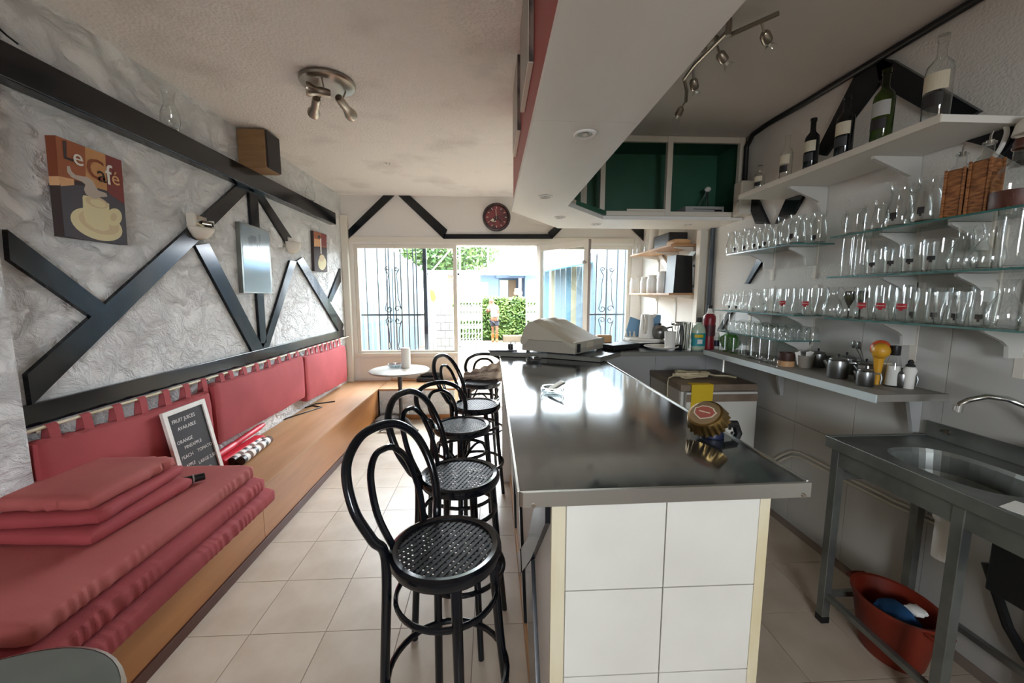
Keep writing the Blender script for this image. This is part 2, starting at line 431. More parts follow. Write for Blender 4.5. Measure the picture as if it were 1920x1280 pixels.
# black battens on the plaster
def batten(parent, pts, th=.022, m='black', n=(1, 0, 0), **pl):
    b = MB(); pxpoly(b, pts, Vector(n) * th, **pl); return b.build('batten', m, parent)
xb = XL + .001
yE = W(630, 412, x=-1.84).y
lb = MB().box(XL, -1.84, YR, yE, W(0, 141, x=-1.84).z, W(0, 72, x=-1.84).z, .006).build('ledge_beam', 'black', wl)
LZ = W(0, 72, x=-1.84).z
for pts in ([(3, 430), (8, 487), (163, 594), (188, 570)],
            [(41, 702), (50, 760), (463, 356), (440, 346)],
            [(360, 460), (386, 456), (490, 655), (469, 660)],
            [(462, 360), (478, 360), (495, 642), (484, 644)],
            [(472, 358), (487, 362), (549, 455), (536, 460)],
            [(540, 488), (552, 490), (500, 650), (488, 654)],
            [(553, 489), (564, 482), (641, 608), (637, 628)],
            [(635, 503), (636, 528), (618, 566), (611, 565)]):
    batten(wl, pts, x=xb)
zb0, zb1 = 1.005, 1.098
MB().box(XL, XL + .024, pe - .1, W(641, 625, x=XL).y, zb0, zb1, .003).build('batten', 'black', wl)
struct(MB().box(XR, XR + .15, YR, YB + .12, 0, CZ).build('wall_right', 'grainwall', origin=(XR, 0, 0)))
wr = bpy.data.objects['wall_right']
ywp = W(1786, 620, x=2.02).y; PW = W(1661, 790, x=2.02).y - ywp
if not .25 < PW < .7: PW = .42
for k in range(-3, 9):
    y0 = ywp + (k) * PW
    if y0 > 3.3: break
    for z0, z1 in ((.0, .70), (.704, 1.40)):
        MB().box(XR - .008, XR, y0 + .0015, y0 + PW - .0015, z0, z1).build('wall_panel', 'wallpanel', wr)
# battens on the right wall above the bottle shelf and beyond it
xr = XR - .024
for pts in ([(1608, 130), (1640, 108), (1675, 118), (1545, 292), (1528, 288)],
            [(1640, 108), (1672, 112), (1835, 208), (1810, 222), (1738, 210), (1650, 160)],
            [(1398, 368), (1418, 372), (1440, 420), (1416, 420)],
            [(1476, 366), (1512, 354), (1486, 402), (1452, 420)],
            [(1800, 262), (1890, 230), (1915, 260), (1915, 310), (1850, 275)],
            [(1420, 484), (1432, 484), (1402, 532), (1396, 532)],
            [(1364, 585), (1372, 585), (1352, 618), (1344, 618)]):
    batten(wr, pts, n=(1, 0, 0), x=xr)
# back wall: masonry around a window strip and a door opening
ZS, ZT = .765, 2.19
DX0, DX1, WX0, WX1 = -.46, .60, -1.79, 1.885
b = MB()
b.box(XL, WX0, YB, YB + .12, 0, ZT).box(XL, XR, YB, YB + .12, ZT, CZ).box(WX0, DX0, YB, YB + .12, 0, ZS).box(DX1, WX1, YB, YB + .12, 0, ZS).box(WX1, XR, YB, YB + .12, 0, ZT)
wb = struct(b.build('wall_back', 'plaster', origin=(0, YB, 0)))
struct(MB().box(WX0 - .04, WX1 + .03, YB - .012, YB, ZT + .03, ZT + .10, .004).build('trim_1', 'offwhite'))
struct(MB().box(XL, -1.835, YB - .07, YB, 0, CZ - .25, .01).build('trim_2', 'offwhite'))
struct(MB().box(XL, DX0, YB - .015, YB, ZS - .045, ZS, .004).build('trim_3', 'offwhite'))
MB().box(-1.76, -.50, YB - .010, YB, .42, ZS - .06, .003).build('lower_panel', 'offwhite', wb)
for pts in ([(654, 431), (654, 448), (742, 365), (721, 365)], [(745, 365), (767, 365), (839, 431), (832, 448)],
            [(833, 439), (1031, 439), (1036, 448), (832, 448)], [(1027, 436), (1042, 423), (1062, 420), (1035, 448)],
            [(1180, 426), (1208, 426), (1222, 452), (1212, 458)]):
    batten(wb, pts, n=(0, -.02, 0), th=1, y=YB - .001)
# rear wall behind the photographer with the opening the daylight comes through
b = MB(); b.box(XL, -.4, YR - .12, YR, 0, CZ).box(.6, XR, YR - .12, YR, 0, CZ).box(-.4, .6, YR - .12, YR, 2.2, CZ).box(-.4, .6, YR - .12, YR, 0, 1.2)
struct(b.build('wall_rear', 'plaster', origin=(0, YR, 0)))

# windows: frames, panes and the iron grilles outside
def window(name, x0, x1, mull):
    o = MB(); yf0, yf1 = YB + .02, YB + .07
    w = struct(o.box(x0, x1, yf0, yf1, ZT - .045, ZT, .004).build(name, 'offwhite', origin=((x0 + x1) / 2, YB + .05, ZS)))
    for a, c in ((x0, x0 + .045), (x1 - .05, x1)): MB().box(a, c, yf0, yf1, ZS, ZT - .045, .004).build('window_stile', 'offwhite', w)
    MB().box(x0 + .045, x1 - .05, yf0, yf1, ZS, ZS + .03, .004).build('window_rail', 'offwhite', w)
    if mull: MB().box(mull, mull + .045, yf0 + .005, yf1 - .005, ZS + .03, ZT - .045, .004).build('mullion', 'irondark', w)
    MB().box(x0 + .04, x1 - .045, YB + .043, YB + .047, ZS + .025, ZT - .04).build('pane', 'pane', w)
    return w
w1 = window('window_1', WX0, DX0, None)
w2 = window('window_2', DX1 + .05, WX1, None)
def spiral(c, r, turns, s, a0=0):
    return [Vector((c.x + s * r * (1 - t * .8) * math.cos(a0 + t * turns * 2 * PI), c.y, c.z + r * (1 - t * .8) * math.sin(a0 + t * turns * 2 * PI))) for t in [i / 16 for i in range(17)]]
def grille(name, us, ucol, v_cross, cu, lab, post=None):
    y = YB + .16
    g = thing(name, (W(cu, 600, y=y).x, y, ZS), lab, 'window grille')
    zc = W(cu, v_cross, y=y).z
    xs = [W(u, 560, y=y).x for u in us]
    for x in xs: MB().cyl((x, y, ZS - .05), (x, y, ZT + .02), .0075, seg=8).build('grille_bar', 'grillegrey', g)
    xa, xz = min(xs) - .10, (W(post, 560, y=y).x if post else max(xs) + .05)
    for z in (zc, ZS - .04, ZT + .01): MB().box(xa, xz, y - .012, y + .012, z - .012, z + .012, .002).build('cross_bar', 'grillegrey', g)
    if post: MB().box(xz - .025, xz + .025, y - .025, y + .025, ZS - .08, ZT + .05, .003).build('grille_post', 'irondark', g)
    cx = W(cu, 560, y=y).x
    for s in (-1, 1):
        for dz, up in ((.08, 1), (-.08, -1)):
            c = Vector((cx + s * .055, y, zc + dz)); pts = spiral(c, .05, 1.1 * s * up, s)
            top = Vector((cx + s * .02, y, zc + up * .62)) if up > 0 else Vector((cx + s * .02, y, zc - .5))
            pts = spiral(top + Vector((s * .04, 0, 0)), .035, -1.0 * s * up, s, 0)[::-1] + [top.lerp(c + Vector((s * .06, 0, 0)), t) + Vector((s * .02 * math.sin(t * PI * 2), 0, 0)) for t in (.15, .35, .55, .75, .9)] + pts
            MB().tube(pts, .0062, 5).build('scroll', 'grillegrey', g)
    MB().cyl((cx, y, zc - .5), (cx, y, zc + .62), .005, seg=6).build('scroll_stem', 'grillegrey', g)
    return g
grille('window_grille', [688, 710, 726, 731, 742, 753, 766, 776, 782], None, 590, 737, 'grey iron grille with scrollwork outside the window beside the round table', post=798)
grille('window_grille', [1117, 1136, 1156, 1170, 1178], None, 589, 1137, 'grey iron grille with scrollwork outside the window behind the open door')

# open glazed door leaf, hinged on the right jamb and swung into the room
struct(MB().box(DX1, DX1 + .05, YB - .01, YB + .08, 0, ZT, .005).build('trim_4', 'offwhite'))
fe = W(1106, 448, z=ZT - .01)
hd = Vector((fe.x - DX1 - .02, fe.y - (YB - .02), 0)); DL = hd.length; hd.normalize()
dr = bpy.data.objects.new('door_1', None); COL.objects.link(dr); dr['kind'] = 'structure'
for nm, m, a, c, z0, z1, t in (('door_stile', 'offwhite', 0, .06, .02, ZT - .01, .02), ('door_stile', 'offwhite', DL - .07, DL, .02, ZT - .01, .02),
        ('door_rail', 'offwhite', .06, DL - .07, ZT - .085, ZT - .01, .019), ('door_rail', 'offwhite', .06, DL - .07, .02, .14, .019),
        ('door_panel', 'offwhite', .06, DL - .07, .14, .62, .008), ('door_rail', 'offwhite', .06, DL - .07, .62, .70, .019), ('pane', 'pane', .055, DL - .065, .69, ZT - .08, .003)):
    MB().box(a, c, -t, t, z0, z1, .003 if m != 'pane' else 0).build(nm, m, dr)
MB().box(DL, DL + .004, -.021, .021, .02, ZT - .01).build('door_edge', mat('door_edge_brown', '#8c7f78', .5), dr)
kz = W(1100, 493, x=fe.x, ).z
MB().cyl((DL - .035, -.02, kz), (DL - .035, -.05, kz), .012).sphere((DL - .035, -.055, kz), .022).build('door_knob', 'satin', dr, smooth=True)
dr.location = (DX1 + .02, YB - .02, 0); dr.rotation_euler = (0, 0, math.atan2(hd.y, hd.x))

# ------------------------------------------------------------------ dropped bulkhead over the bar
SZ = 2.14
ol = [(.145, -1.0), (.145, 2.95), (.60, 3.66), (XR, 3.66), (XR, 3.22), (.89, 3.22), (.517, 2.75), (.517, -1.0)]
ys = W(1097, 228, z=SZ).y
s0 = [(.145, -1.0), (.145, ys - .001), (.517, ys - .001), (.517, -1.0)]
s1 = [(.145, ys + .001), (.145, 2.95), (.60, 3.66), (.89, 3.22), (.517, 2.75), (.517, ys + .001)]
s2 = [(.601, 3.66), (XR, 3.66), (XR, 3.22), (.891, 3.22)]
sf = struct(MB().prism([(x, y, SZ) for x, y in s1], Vector((0, 0, .03))).build('trim_5', 'soffit'))
sf['label'] = 'pale boxed bulkhead with a red side hanging over the bar'
MB().prism([(x, y, SZ) for x, y in s0], Vector((0, 0, .03))).build('soffit_board', 'soffit', sf)
MB().prism([(x, y, SZ) for x, y in s2], Vector((0, 0, .03))).build('soffit_board', 'soffit', sf)
def wallseg(p, q, z0, z1, t, nm, m, par):
    p = Vector((*p, 0)); q = Vector((*q, 0)); d = (q - p).normalized(); n = Vector((-d.y, d.x, 0)) * t
    MB().prism([p + Vector((0, 0, z0)), q + Vector((0, 0, z0)), q + Vector((0, 0, z1)), p + Vector((0, 0, z1))], -n).build(nm, m, par)
wallseg((.158, -1.0), (.158, 2.94), SZ + .03, CZ, .03, 'red_fascia', 'red_paint', sf)
wallseg((.16, 2.945), (.61, 3.645), SZ + .03, CZ, .03, 'fascia', 'white', sf)
wallseg((.62, 3.65), (XR, 3.65), SZ + .03, CZ, .03, 'fascia', 'white', sf)
wallseg((.51, 2.76), (.51, -1.0), SZ + .03, CZ - .02, .03, 'fascia', 'white', sf)
# recessed downlights
def downlight():
    b = MB(); b.lathe([(.030, .010), (.033, -.004), (.044, -.008), (.050, -.004), (.050, .0)], 24)
    o = b.build('downlight', 'white', origin=(0, 0, 0), smooth=True)
    MB().lathe([(.0, -.0015), (.0325, -.0025)], 20).build('reflector', 'darksteel', o, smooth=True)
    MB().cyl((0, 0, -.001), (0, 0, -.007), .016, .011).build('bulb', 'paper', o, smooth=True)
    return o
for k, (u, v, nm) in enumerate(((1097, 250, 'largest-looking one, near the middle of the bar'), (1023, 368, 'above the cash register'), (1050, 407, 'at the bulkhead corner'), (1118, 420, 'under the left end of the green cabinet'), (1290, 420, 'under the right half of the green cabinet'))):
    p = W(u, v, z=SZ)
    # the board hides the housing; the trim ring and bulb hang just below it
    instance('downlight', downlight, (p.x, p.y, SZ - .001), 0, 'chrome downlight in the bulkhead underside, ' + nm, 'downlight', 'downlights in the bulkhead', .85)
p = W(727, 306, z=CZ)
o = instance('downlight', downlight, (p.x, p.y, CZ - .001), 0, 'small recessed downlight in the textured ceiling beyond the three-spot lamp', 'downlight', None, .75)
# vent at the top of the back wall
p0, p1 = W(911, 355, y=YB - .02), W(957, 366, y=YB - .02)
v = MB().box(p0.x, p1.x, YB - .03, YB, p1.z, p0.z, .004).build('air_vent', 'offwhite')
tag(v, 'small pale slotted vent at the top of the back wall above the clock', 'vent')
for k in range(4):
    z = p1.z + .012 + k * (p0.z - p1.z - .02) / 3.4
    MB().box(p0.x + .02, p1.x - .02, YB - .036, YB - .03, z, z + .008).build('vent_slat', 'offwhite', v)

# ------------------------------------------------------------------ green cabinet above the back counter
cf = 3.22
cb = thing('wall_cabinet', (1.45, 3.4, SZ + .03), 'open green-lined corner cabinet with cream frame hanging over the back counter', 'cabinet')
zc0, zc1 = SZ + .031, CZ - .022
MB().box(.64, XR - .003, 3.60, 3.615, zc0, zc1).build('back_panel', 'green', cb)
MB().box(XR - .02, XR - .003, cf, 3.60, zc0, zc1).build('side_panel', 'green', cb)
MB().prism([(.92, cf, zc0), (XR - .02, cf, zc0), (XR - .02, 3.6, zc0), (.66, 3.6, zc0), (.58, 3.45, zc0), (.56, 2.83, zc0)], Vector((0, 0, .034))).build('floor_panel', 'green', cb)
MB().prism([(.545, 2.82, zc0), (.56, 2.82, zc0), (.66, 3.58, zc0), (.645, 3.59, zc0)], Vector((0, 0, zc1 - zc0))).build('side_panel', 'green', cb)
MB().box(.7, XR - .02, cf + .02, 3.6, zc1 - .01, zc1).build('top_panel', 'green', cb)
def cpost(x0, x1, z0=zc0, z1=zc1): MB().box(x0, x1, cf - .012, cf + .03, z0, z1, .004).build('frame_post', 'offwhite', cb)
xs = [W(1130, 335, y=cf).x, W(1254, 335, y=cf).x, W(1390, 335, y=cf).x]
cpost(xs[0] - .02, xs[0] + .02); cpost(xs[1] - .022, xs[1] + .022); cpost(xs[2] - .03, xs[2] + .012)
for z0, z1 in ((zc0, zc0 + .035), (zc1 - .045, zc1)): MB().box(xs[0] + .02, xs[2] - .03, cf - .008, cf + .02, z0, z1, .003).build('frame_rail', 'offwhite', cb)
q0, q1 = Vector((.545, 2.80, 0)), Vector((xs[0] - .02, cf, 0)); dq = (q1 - q0).normalized(); nq = Vector((-dq.y, dq.x, 0)) * .03
for t0, t1, z0, z1 in ((0, 1, zc0, zc0 + .035), (0, 1, zc1 - .045, zc1), (0, .06, zc0, zc1), (.44, .52, zc0, zc1)):
    a = q0.lerp(q1, t0); c = q0.lerp(q1, t1)
    MB().prism([a + Vector((0, 0, z0)), c + Vector((0, 0, z0)), c + Vector((0, 0, z1)), a + Vector((0, 0, z1))], nq).build('frame_post', 'offwhite', cb)
MB().box(W(1175, 400, y=cf - .005).x, xs[1] - .025, cf - .014, cf - .008, zc0 + .035, zc0 + .05).build('track', 'offwhite', cb)
zf = zc0 + .035
# recorder box with its cables inside
x0, x1 = W(1284, 398, y=cf + .06).x, W(1356, 398, y=cf + .06).x
dv = thing('recorder', ((x0 + x1) / 2, cf + .15, zf), 'flat grey electronic box lying in the right half of the green cabinet', 'recorder')
MB().box(x0, x1, cf + .05, cf + .25, zf, zf + .055, .003).build('case', 'panelgrey', dv)
MB().box(x0 + .2 * (x1 - x0), x1 - .25 * (x1 - x0), cf + .047, cf + .05, zf + .03, zf + .034).build('slot', 'blackplastic', dv)
MB().box(x1 - .08, x1 - .02, cf + .047, cf + .05, zf + .015, zf + .03).build('button_strip', 'blackplastic', dv)
c0 = W(1327, 355, y=cf + .2)
pl = thing('power_plug', (c0.x, c0.y, zf), 'white plug and dark leads rising behind the grey box in the green cabinet', 'plug')
MB().sphere((c0.x, c0.y, c0.z), .028, 10, (1, .8, .8)).build('plug_head', 'paper', pl, smooth=True)
for dx in (-.09, .01, .05): MB().tube([(c0.x, c0.y, c0.z), (c0.x + dx * .3, c0.y + .02, c0.z - .07), (c0.x + dx, c0.y + .05, zf + .004)], .005, 6).build('lead', 'blackplastic', pl)
# black cable pipe along the top of the right wall and down beside the cabinet
pp = [Vector((XR - .03, -.6, W(1830, 0, x=XR).z + .0))] + [W(u, v, x=XR - .03) for u, v in ((1830, 0), (1660, 102), (1500, 198), (1440, 232), (1412, 252), (1400, 275), (1398, 310), (1396, 345))]
tag(MB().tube(pp, .018, 10).build('cable_duct', 'blackplastic', smooth=True), 'black pipe along the top of the right wall, bending down by the green cabinet', 'pipe')
p = W(1393, 372, x=XR - .06)
jb = tag(MB().box(XR - .11, XR, p.y - .05, p.y + .05, W(1393, 404, x=XR - .06).z, W(1393, 342, x=XR - .06).z, .01).build('junction_box', 'offwhite'), 'small pale junction box at the lower end of the black pipe', 'junction box')
MB().tube([p + Vector((-.04, -.05, .02)), p + Vector((-.10, -.09, -.05)), p + Vector((-.06, -.06, -.11))], .004, 6).build('wire', 'panelgrey', jb)
# post under the bulkhead's far end
px0 = W(1318, 500, x=XR - .05); 
MB().box(XR - .10, XR, px0.y - .02, px0.y + .05, 1.11, SZ, .004).build('trim_6', 'offwhite')['kind'] = 'structure'
pq = W(1328, 520, x=XR - .03)
tag(MB().cyl((XR - .03, pq.y - .03, 1.11), (XR - .03, pq.y - .03, SZ), .022).build('wall_pipe', 'grillegrey', smooth=True), 'dark grey upright pipe on the right wall between the wood shelves and the glass shelves', 'pipe')
# ------------------------------------------------------------------ bar
BZ = 1.06
BX0, BX1, BY0, BY1 = .150, .70, .955, 3.10
bar = thing('bar_counter', (.42, 2.0, FZ), 'long bar base with white tiled end and cream side with black battens', 'bar counter')
MB().box(BX0 + .008, BX1, BY0 + .012, BY1, FZ, BZ - .034).build('carcass', 'offwhite', bar)
us = [1058, 1245, 1432]
yt = BY0 + .006
xc = [W(1060, 1000, y=yt).x, W(1246, 1000, y=yt).x, W(1434, 1000, y=yt).x]
zr = W(1150, 1102, y=yt).z; th = .255
rows = [BZ - .034, zr + .0]
while rows[-1] > .05: rows.append(max(FZ + .001, rows[-1] - th))
for i in range(2):
    for a, c in zip(rows, rows[1:]):
        MB().box(xc[i] + .0015, xc[i + 1] - .0015, BY0, BY0 + .012, c + .0015, a - .0015, .0015).build('tile', 'tilewhite', bar)
MB().box(BX0, xc[0] - .001, BY0 - .002, BY0 + .014, FZ, BZ - .034, .002).build('corner_strip', 'yellowstrip', bar)
MB().box(xc[1 + 1] + .001, BX1 + .004, BY0 - .002, BY0 + .014, FZ, BZ - .034, .002).build('corner_strip', 'yellowstrip', bar)
MB().box(BX0 - .012, BX0 + .008, BY0 + .02, BY1, FZ, .075, .003).build('skirting', 'palewood', bar)
MB().box(BX0, BX0 + .008, BY0 + .014, BY1, .075, BZ - .034).build('side_panel', 'plaster', bar)
def sideb(yz, t=.014):
    MB().prism([(BX0 - t, y, z) for y, z in yz], Vector((t + .001, 0, 0))).build('batten', 'black', bar)
zt_ = BZ - .036
def sidepx(pts):
    q = [W(u, v, x=BX0 - .013) for u, v in pts]
    sideb([(max(p.y, BY0 + .016), min(zt_, max(.08, p.z))) for p in q])
sidepx([(1002, 950), (1036, 945), (1026, 995), (996, 1047), (974, 1098), (970, 1059), (989, 1010)])
sidepx([(986, 1066), (996, 1050), (1006, 1290), (994, 1290)])
sideb([(1.62, .08), (1.72, .08), (2.45, zt_), (2.35, zt_)]); sideb([(2.35, .08), (2.45, .08), (3.0, zt_), (2.9, zt_)])
# steel-topped worktop with its aluminium lip
wt = thing('bar_worktop', (.44, 2.0, BZ - .036), 'worn grey steel bar top with a pale metal lip', 'worktop')
P = [Vector((.066, .933, 0)), Vector((.822, .948, 0)), Vector((.822, 3.08, 0)), Vector((.066, 3.12, 0))]
MB().prism([p + Vector((0, 0, BZ - .034)) for p in P], Vector((0, 0, .034))).build('top_sheet', 'counter', wt)
MB().box(.0, .0, 0, 0, 0, 0) if False else None
MB().prism([(.064, .936, BZ - .036), (.074, .926, BZ - .036), (.828, .941, BZ - .036), (.828, .950, BZ - .036), (.07, .936, BZ - .036)], Vector((0, 0, .039))).build('front_lip', 'edge', wt)
MB().box(.821, .829, .95, 3.08, BZ - .036, BZ + .006, .002).build('side_lip', 'edge', wt)
MB().box(.060, .067, .936, 3.12, BZ - .036, BZ + .003, .002).build('side_lip', 'edge', wt)
for x in (.10, .808): MB().cyl((x, .93 + .02 * (x - .1), BZ - .03), (x, .922 + .02 * (x - .1), BZ - .03), .0055).build('screw', 'satin', wt, smooth=True)
# back counter (raised a little over the bar's far end)
KZ = 1.10
bk = thing('back_counter', (1.1, 3.4, FZ), 'grey counter across the far end of the bar with a panelled front', 'counter')
pk = [(-.02, 3.12), (.42, 3.0), (.775, 2.78), (1.01, 3.04), (1.672, 3.04), (XR - .012, 3.04), (XR - .012, 3.64), (-.02, 3.64)]
MB().prism([(x, y, KZ - .006) for x, y in pk], Vector((0, 0, .006))).build('top_sheet', 'steel', bk)
MB().prism([(x, y, KZ - .036) for x, y in pk], Vector((0, 0, .0295))).build('edge_board', mat('counter_edge', '#77756c', .5), bk)
yp = 3.33; xs_ = [.72, W(1228, 700, y=yp).x, 1.86, XR - .012]
for a, c in zip(xs_, xs_[1:]): MB().box(a + .002, c - .002, yp, yp + .02, FZ, KZ - .037).build('front_panel', 'panelgrey', bk)
MB().box(.08, .72, 3.14, 3.30, FZ, KZ - .037).build('front_panel', 'plaster', bk)
# narrow counter along the right wall
RZ = 1.11
rcn = thing('wall_counter', (1.85, 2.3, RZ - .035), 'narrow pale-edged counter along the right wall', 'counter')
MB().box(1.678, XR - .010, 1.62, 3.035, RZ - .032, RZ).build('board', mat('counter_board', '#8a857d', .55), rcn)
MB().box(1.670, 1.678, 1.61, 3.035, RZ - .034, RZ + .003, .001).build('edge_strip', mat('bluish_white_edge', '#c9d3d3', .4), rcn)
for y in (1.72, 2.6): MB().prism([(XR - .011, y, RZ - .033), (XR - .085, y, RZ - .033), (XR - .03, y, RZ - .26), (XR - .011, y, RZ - .26)], Vector((0, .018, 0))).build('bracket', 'panelgrey', rcn)

# ------------------------------------------------------------------ sink unit
SKZ = .90
sk = thing('sink_unit', (1.77, 1.1, FZ), 'stainless steel sink on a tubular frame against the right wall', 'sink')
x0, x1, y0, y1 = 1.535, XR - .012, .42, 1.685
bcx, bcy, brx, bry = 1.765, 1.345, .155, .215
b = MB(); n = 40; outer = []; inner = []
for i in range(n):
    a = 2 * PI * i / n; c_, s_ = math.cos(a), math.sin(a)
    e = 2.6
    inner.append(b.bm.verts.new((bcx + brx * math.copysign(abs(c_) ** (2 / e), c_), bcy + bry * math.copysign(abs(s_) ** (2 / e), s_), SKZ - .004)))
    k = 1 / max(abs(c_), abs(s_)); ox, oy = c_ * k, s_ * k
    outer.append(b.bm.verts.new((bcx + (ox * (x1 - bcx) if ox > 0 else ox * (bcx - x0)), bcy + (oy * (y1 - bcy) if oy > 0 else oy * .30), SKZ)))
for i in range(n): b.bm.faces.new((outer[i], outer[(i + 1) % n], inner[(i + 1) % n], inner[i]))
prev = inner
for sc, dz in ((.97, -.02), (.93, -.09), (.84, -.135), (.5, -.15), (.12, -.155)):
    ring = [b.bm.verts.new((bcx + (v.co.x - bcx) * sc, bcy + (v.co.y - bcy) * sc, SKZ + dz)) for v in inner]
    for i in range(n): b.bm.faces.new((prev[i], prev[(i + 1) % n], ring[(i + 1) % n], ring[i]))
    prev = ring
b.bm.faces.new(prev)
b.box(x0, x1, y0, bcy - .30, SKZ - .002, SKZ)
b.build('sink_top', 'darksteel', sk)
MB().box(x0 - .004, x0 + .012, y0, y1 + .004, SKZ - .045, SKZ + .006, .003).build('front_edge', 'darksteel', sk)
MB().box(x0, x1, y1 - .006, y1 + .006, SKZ - .045, SKZ + .006, .003).build('end_edge', 'darksteel', sk)
MB().box(x1 - .012, x1 + .002, y0, y1, SKZ, SKZ + .07, .002).build('backsplash', 'darksteel', sk)
MB().cyl((x1 - .012, y1 - .09, SKZ + .045), (x1 - .02, y1 - .09, SKZ + .045), .012).build('bolt', 'satin', sk, smooth=True)
ly = [y1 - .035, W(1792, 1060, x=x0 + .03).y, .46]
for y in ly:
    for x in (x0 + .03, x1 - .04):
        MB().box(x - .018, x + .018, y - .018, y + .018, FZ + .03, SKZ - .045, .002).build('leg', 'darksteel', sk)
        MB().box(x - .02, x + .02, y - .02, y + .02, FZ, FZ + .032, .003).build('foot', 'blackplastic', sk)
for x in (x0 + .03, x1 - .04):
    MB().box(x - .012, x + .012, y0 + .05, y1 - .05, .13, .155, .002).build('rail', 'darksteel', sk)
    MB().box(x - .014, x + .014, y0 + .02, y1 - .02, SKZ - .12, SKZ - .047, .002).build('apron', 'darksteel', sk)
MB().box(x0 + .04, x1 - .05, y1 - .047, y1 - .023, .13, .155, .002).build('rail', 'darksteel', sk)
MB().box(x0 + .04, x1 - .05, y1 - .04, y1 - .02, SKZ - .19, SKZ - .15, .002).build('rail', 'darksteel', sk)
MB().box(x0 + .06, x1 - .06, .5, ly[1] - .06, SKZ - .30, SKZ - .05, .004).build('under_box', 'blackplastic', sk)
tx = W(1775, 1000, x=1.80)
MB().cyl((1.8, tx.y, .50), (1.8, tx.y, .66), .036).cyl((1.8, tx.y, .66), (1.8, tx.y, .70), .045).cyl((1.8, tx.y, .70), (1.8, tx.y, SKZ - .14), .022).build('waste_trap', 'white', sk, smooth=True)
# swan-neck tap
a = W(1795, 766, x=1.80); pts = [a, a + Vector((.008, 0, .018)), W(1815, 750, x=1.83), W(1850, 743, x=1.87), W(1890, 748, x=1.92), W(1930, 764, x=1.96), Vector((1.985, 1.24, 1.05)), Vector((1.985, 1.235, SKZ + .01))]
MB().tube(pts, .0105, 10).cyl(a + Vector((0, 0, -.012)), a + Vector((.003, 0, .012)), .0145).cyl((1.985, 1.235, SKZ), (1.985, 1.235, SKZ + .07), .022).build('tap', 'chrome', sk, smooth=True)
MB().sphere((1.955, 1.235, SKZ + .09), .02).cyl((1.985, 1.235, SKZ + .08), (1.90, 1.23, SKZ + .10), .009).build('tap_lever', 'blackplastic', sk, smooth=True)
# sheet of paper on the drainer
p = W(1905, 958, z=SKZ)
tag(MB().box(-.05, .05, -.04, .04, SKZ + .0005, SKZ + .003, m=Matrix.Translation((p.x + .035, p.y, 0)) @ Matrix.Rotation(.3, 4, 'Z')).build('paper_sheet', 'paper'), 'folded white paper lying on the sink drainer', 'paper')
# orange tub under the sink with a blue cloth and a pale scrap
tbx, tby = 1.722, 1.475
tub = thing('tub', (tbx, tby, FZ), 'orange-red plastic tub standing on the floor under the sink', 'tub')
sc_ = Matrix.Translation((tbx, tby, FZ)) @ Matrix.Diagonal((.72, .90, .95, 1))
MB().lathe([(.0, .004), (.125, .0), (.135, .02), (.175, .245), (.186, .25), (.186, .262), (.170, .258), (.128, .03), (.0, .02)], 30, sc_).build('bucket_body', 'terracotta', tub, smooth=True)
for s in (-1, 1): MB().tube([(tbx + dx, tby + s * (.164 + dy), FZ + z) for dx, dy, z in ((-.04, -.008, .235), (-.04, .022, .23), (0, .03, .228), (.04, .022, .23), (.04, -.008, .235))], .008, 7).build('handle', 'terracotta', tub, smooth=True)
bl = MB().cushion(tbx - .07, tbx + .04, tby - .08, tby + .05, FZ + .15, FZ + .225, .035, (8, 8, 3), .010, .02, 3).build('cloth', 'blue', smooth=True)
tag(bl, 'crumpled blue cloth lying in the orange tub', 'cloth')
tag(MB().cushion(tbx + .02, tbx + .08, tby - .07, tby - .01, FZ + .215, FZ + .24, .012, (4, 4, 2), .004, .004, 4).build('sponge', 'paper', smooth=True), 'small pale sponge on the cloth in the orange tub', 'sponge')
hs = [W(1850, 1055, x=XR - .03), W(1868, 1110, x=XR - .03), W(1890, 1175, x=XR - .04), W(1925, 1235, x=XR - .05), W(1960, 1270, x=XR - .05)]
tag(MB().tube(hs, .016, 8).build('hose', 'blackplastic', smooth=True), 'black hose hanging down the wall beside the sink frame', 'hose')
# twin water pipes on the wall below the counter
for k, dv in enumerate((0, 9)):
    pts = [W(u, v + dv, x=XR - .02) for u, v in ((1440, 868), (1468, 852), (1484, 846), (1500, 848), (1545, 872), (1610, 905), (1680, 940), (1760, 975))]
    tag(MB().tube(pts, .0065, 7).build('water_pipe', 'offwhite', smooth=True), ('upper' if k == 0 else 'lower') + ' one of two cream water pipes on the right wall behind the sink', 'pipe', 'cream water pipes')

# ------------------------------------------------------------------ fridge
fx0, fx1, fy0, fy1, fz = 1.365, 1.93, 2.73, 3.30, .90
fr = thing('fridge', ((fx0 + fx1) / 2, 3.0, FZ), 'old white under-counter fridge with a worn brown top', 'fridge')
MB().box(fx0, fx1, fy0 + .05, fy1, FZ + .02, fz - .05, .006).build('body', 'fridgeside', fr)
MB().box(fx0 - .006, fx1 + .006, fy0 + .01, fy1, fz - .05, fz, .006).build('top', 'fridgetop', fr)
dd = MB().box(fx0 + .035, fx1, fy0, fy0 + .05, FZ + .06, fz - .055, .008).build('door', 'fridge', fr)
MB().box(fx0 + .035, fx1, fy0 - .003, fy0, fz - .125, fz - .07).build('trim_band', 'fridgetop', dd)
MB().box(fx0, fx0 + .02, fy0 + .02, fy0 + .05, FZ + .02, fz - .055).build('frame_strip', 'fridge', fr)
hn = W(1372, 806, y=fy0)
MB().cyl((hn.x, fy0 - .004, hn.z), (hn.x, fy0, hn.z), .055).build('sticker', 'paper', dd)
for dx, dz in ((-.018, .015), (.018, .015), (0, -.02)): MB().cyl((hn.x + dx, fy0 - .006, hn.z + dz), (hn.x + dx, fy0 - .003, hn.z + dz), .012).build('print', 'print', dd)
a, c = W(1297, 723, y=fy0 - .005), W(1334, 765, y=fy0 - .005)
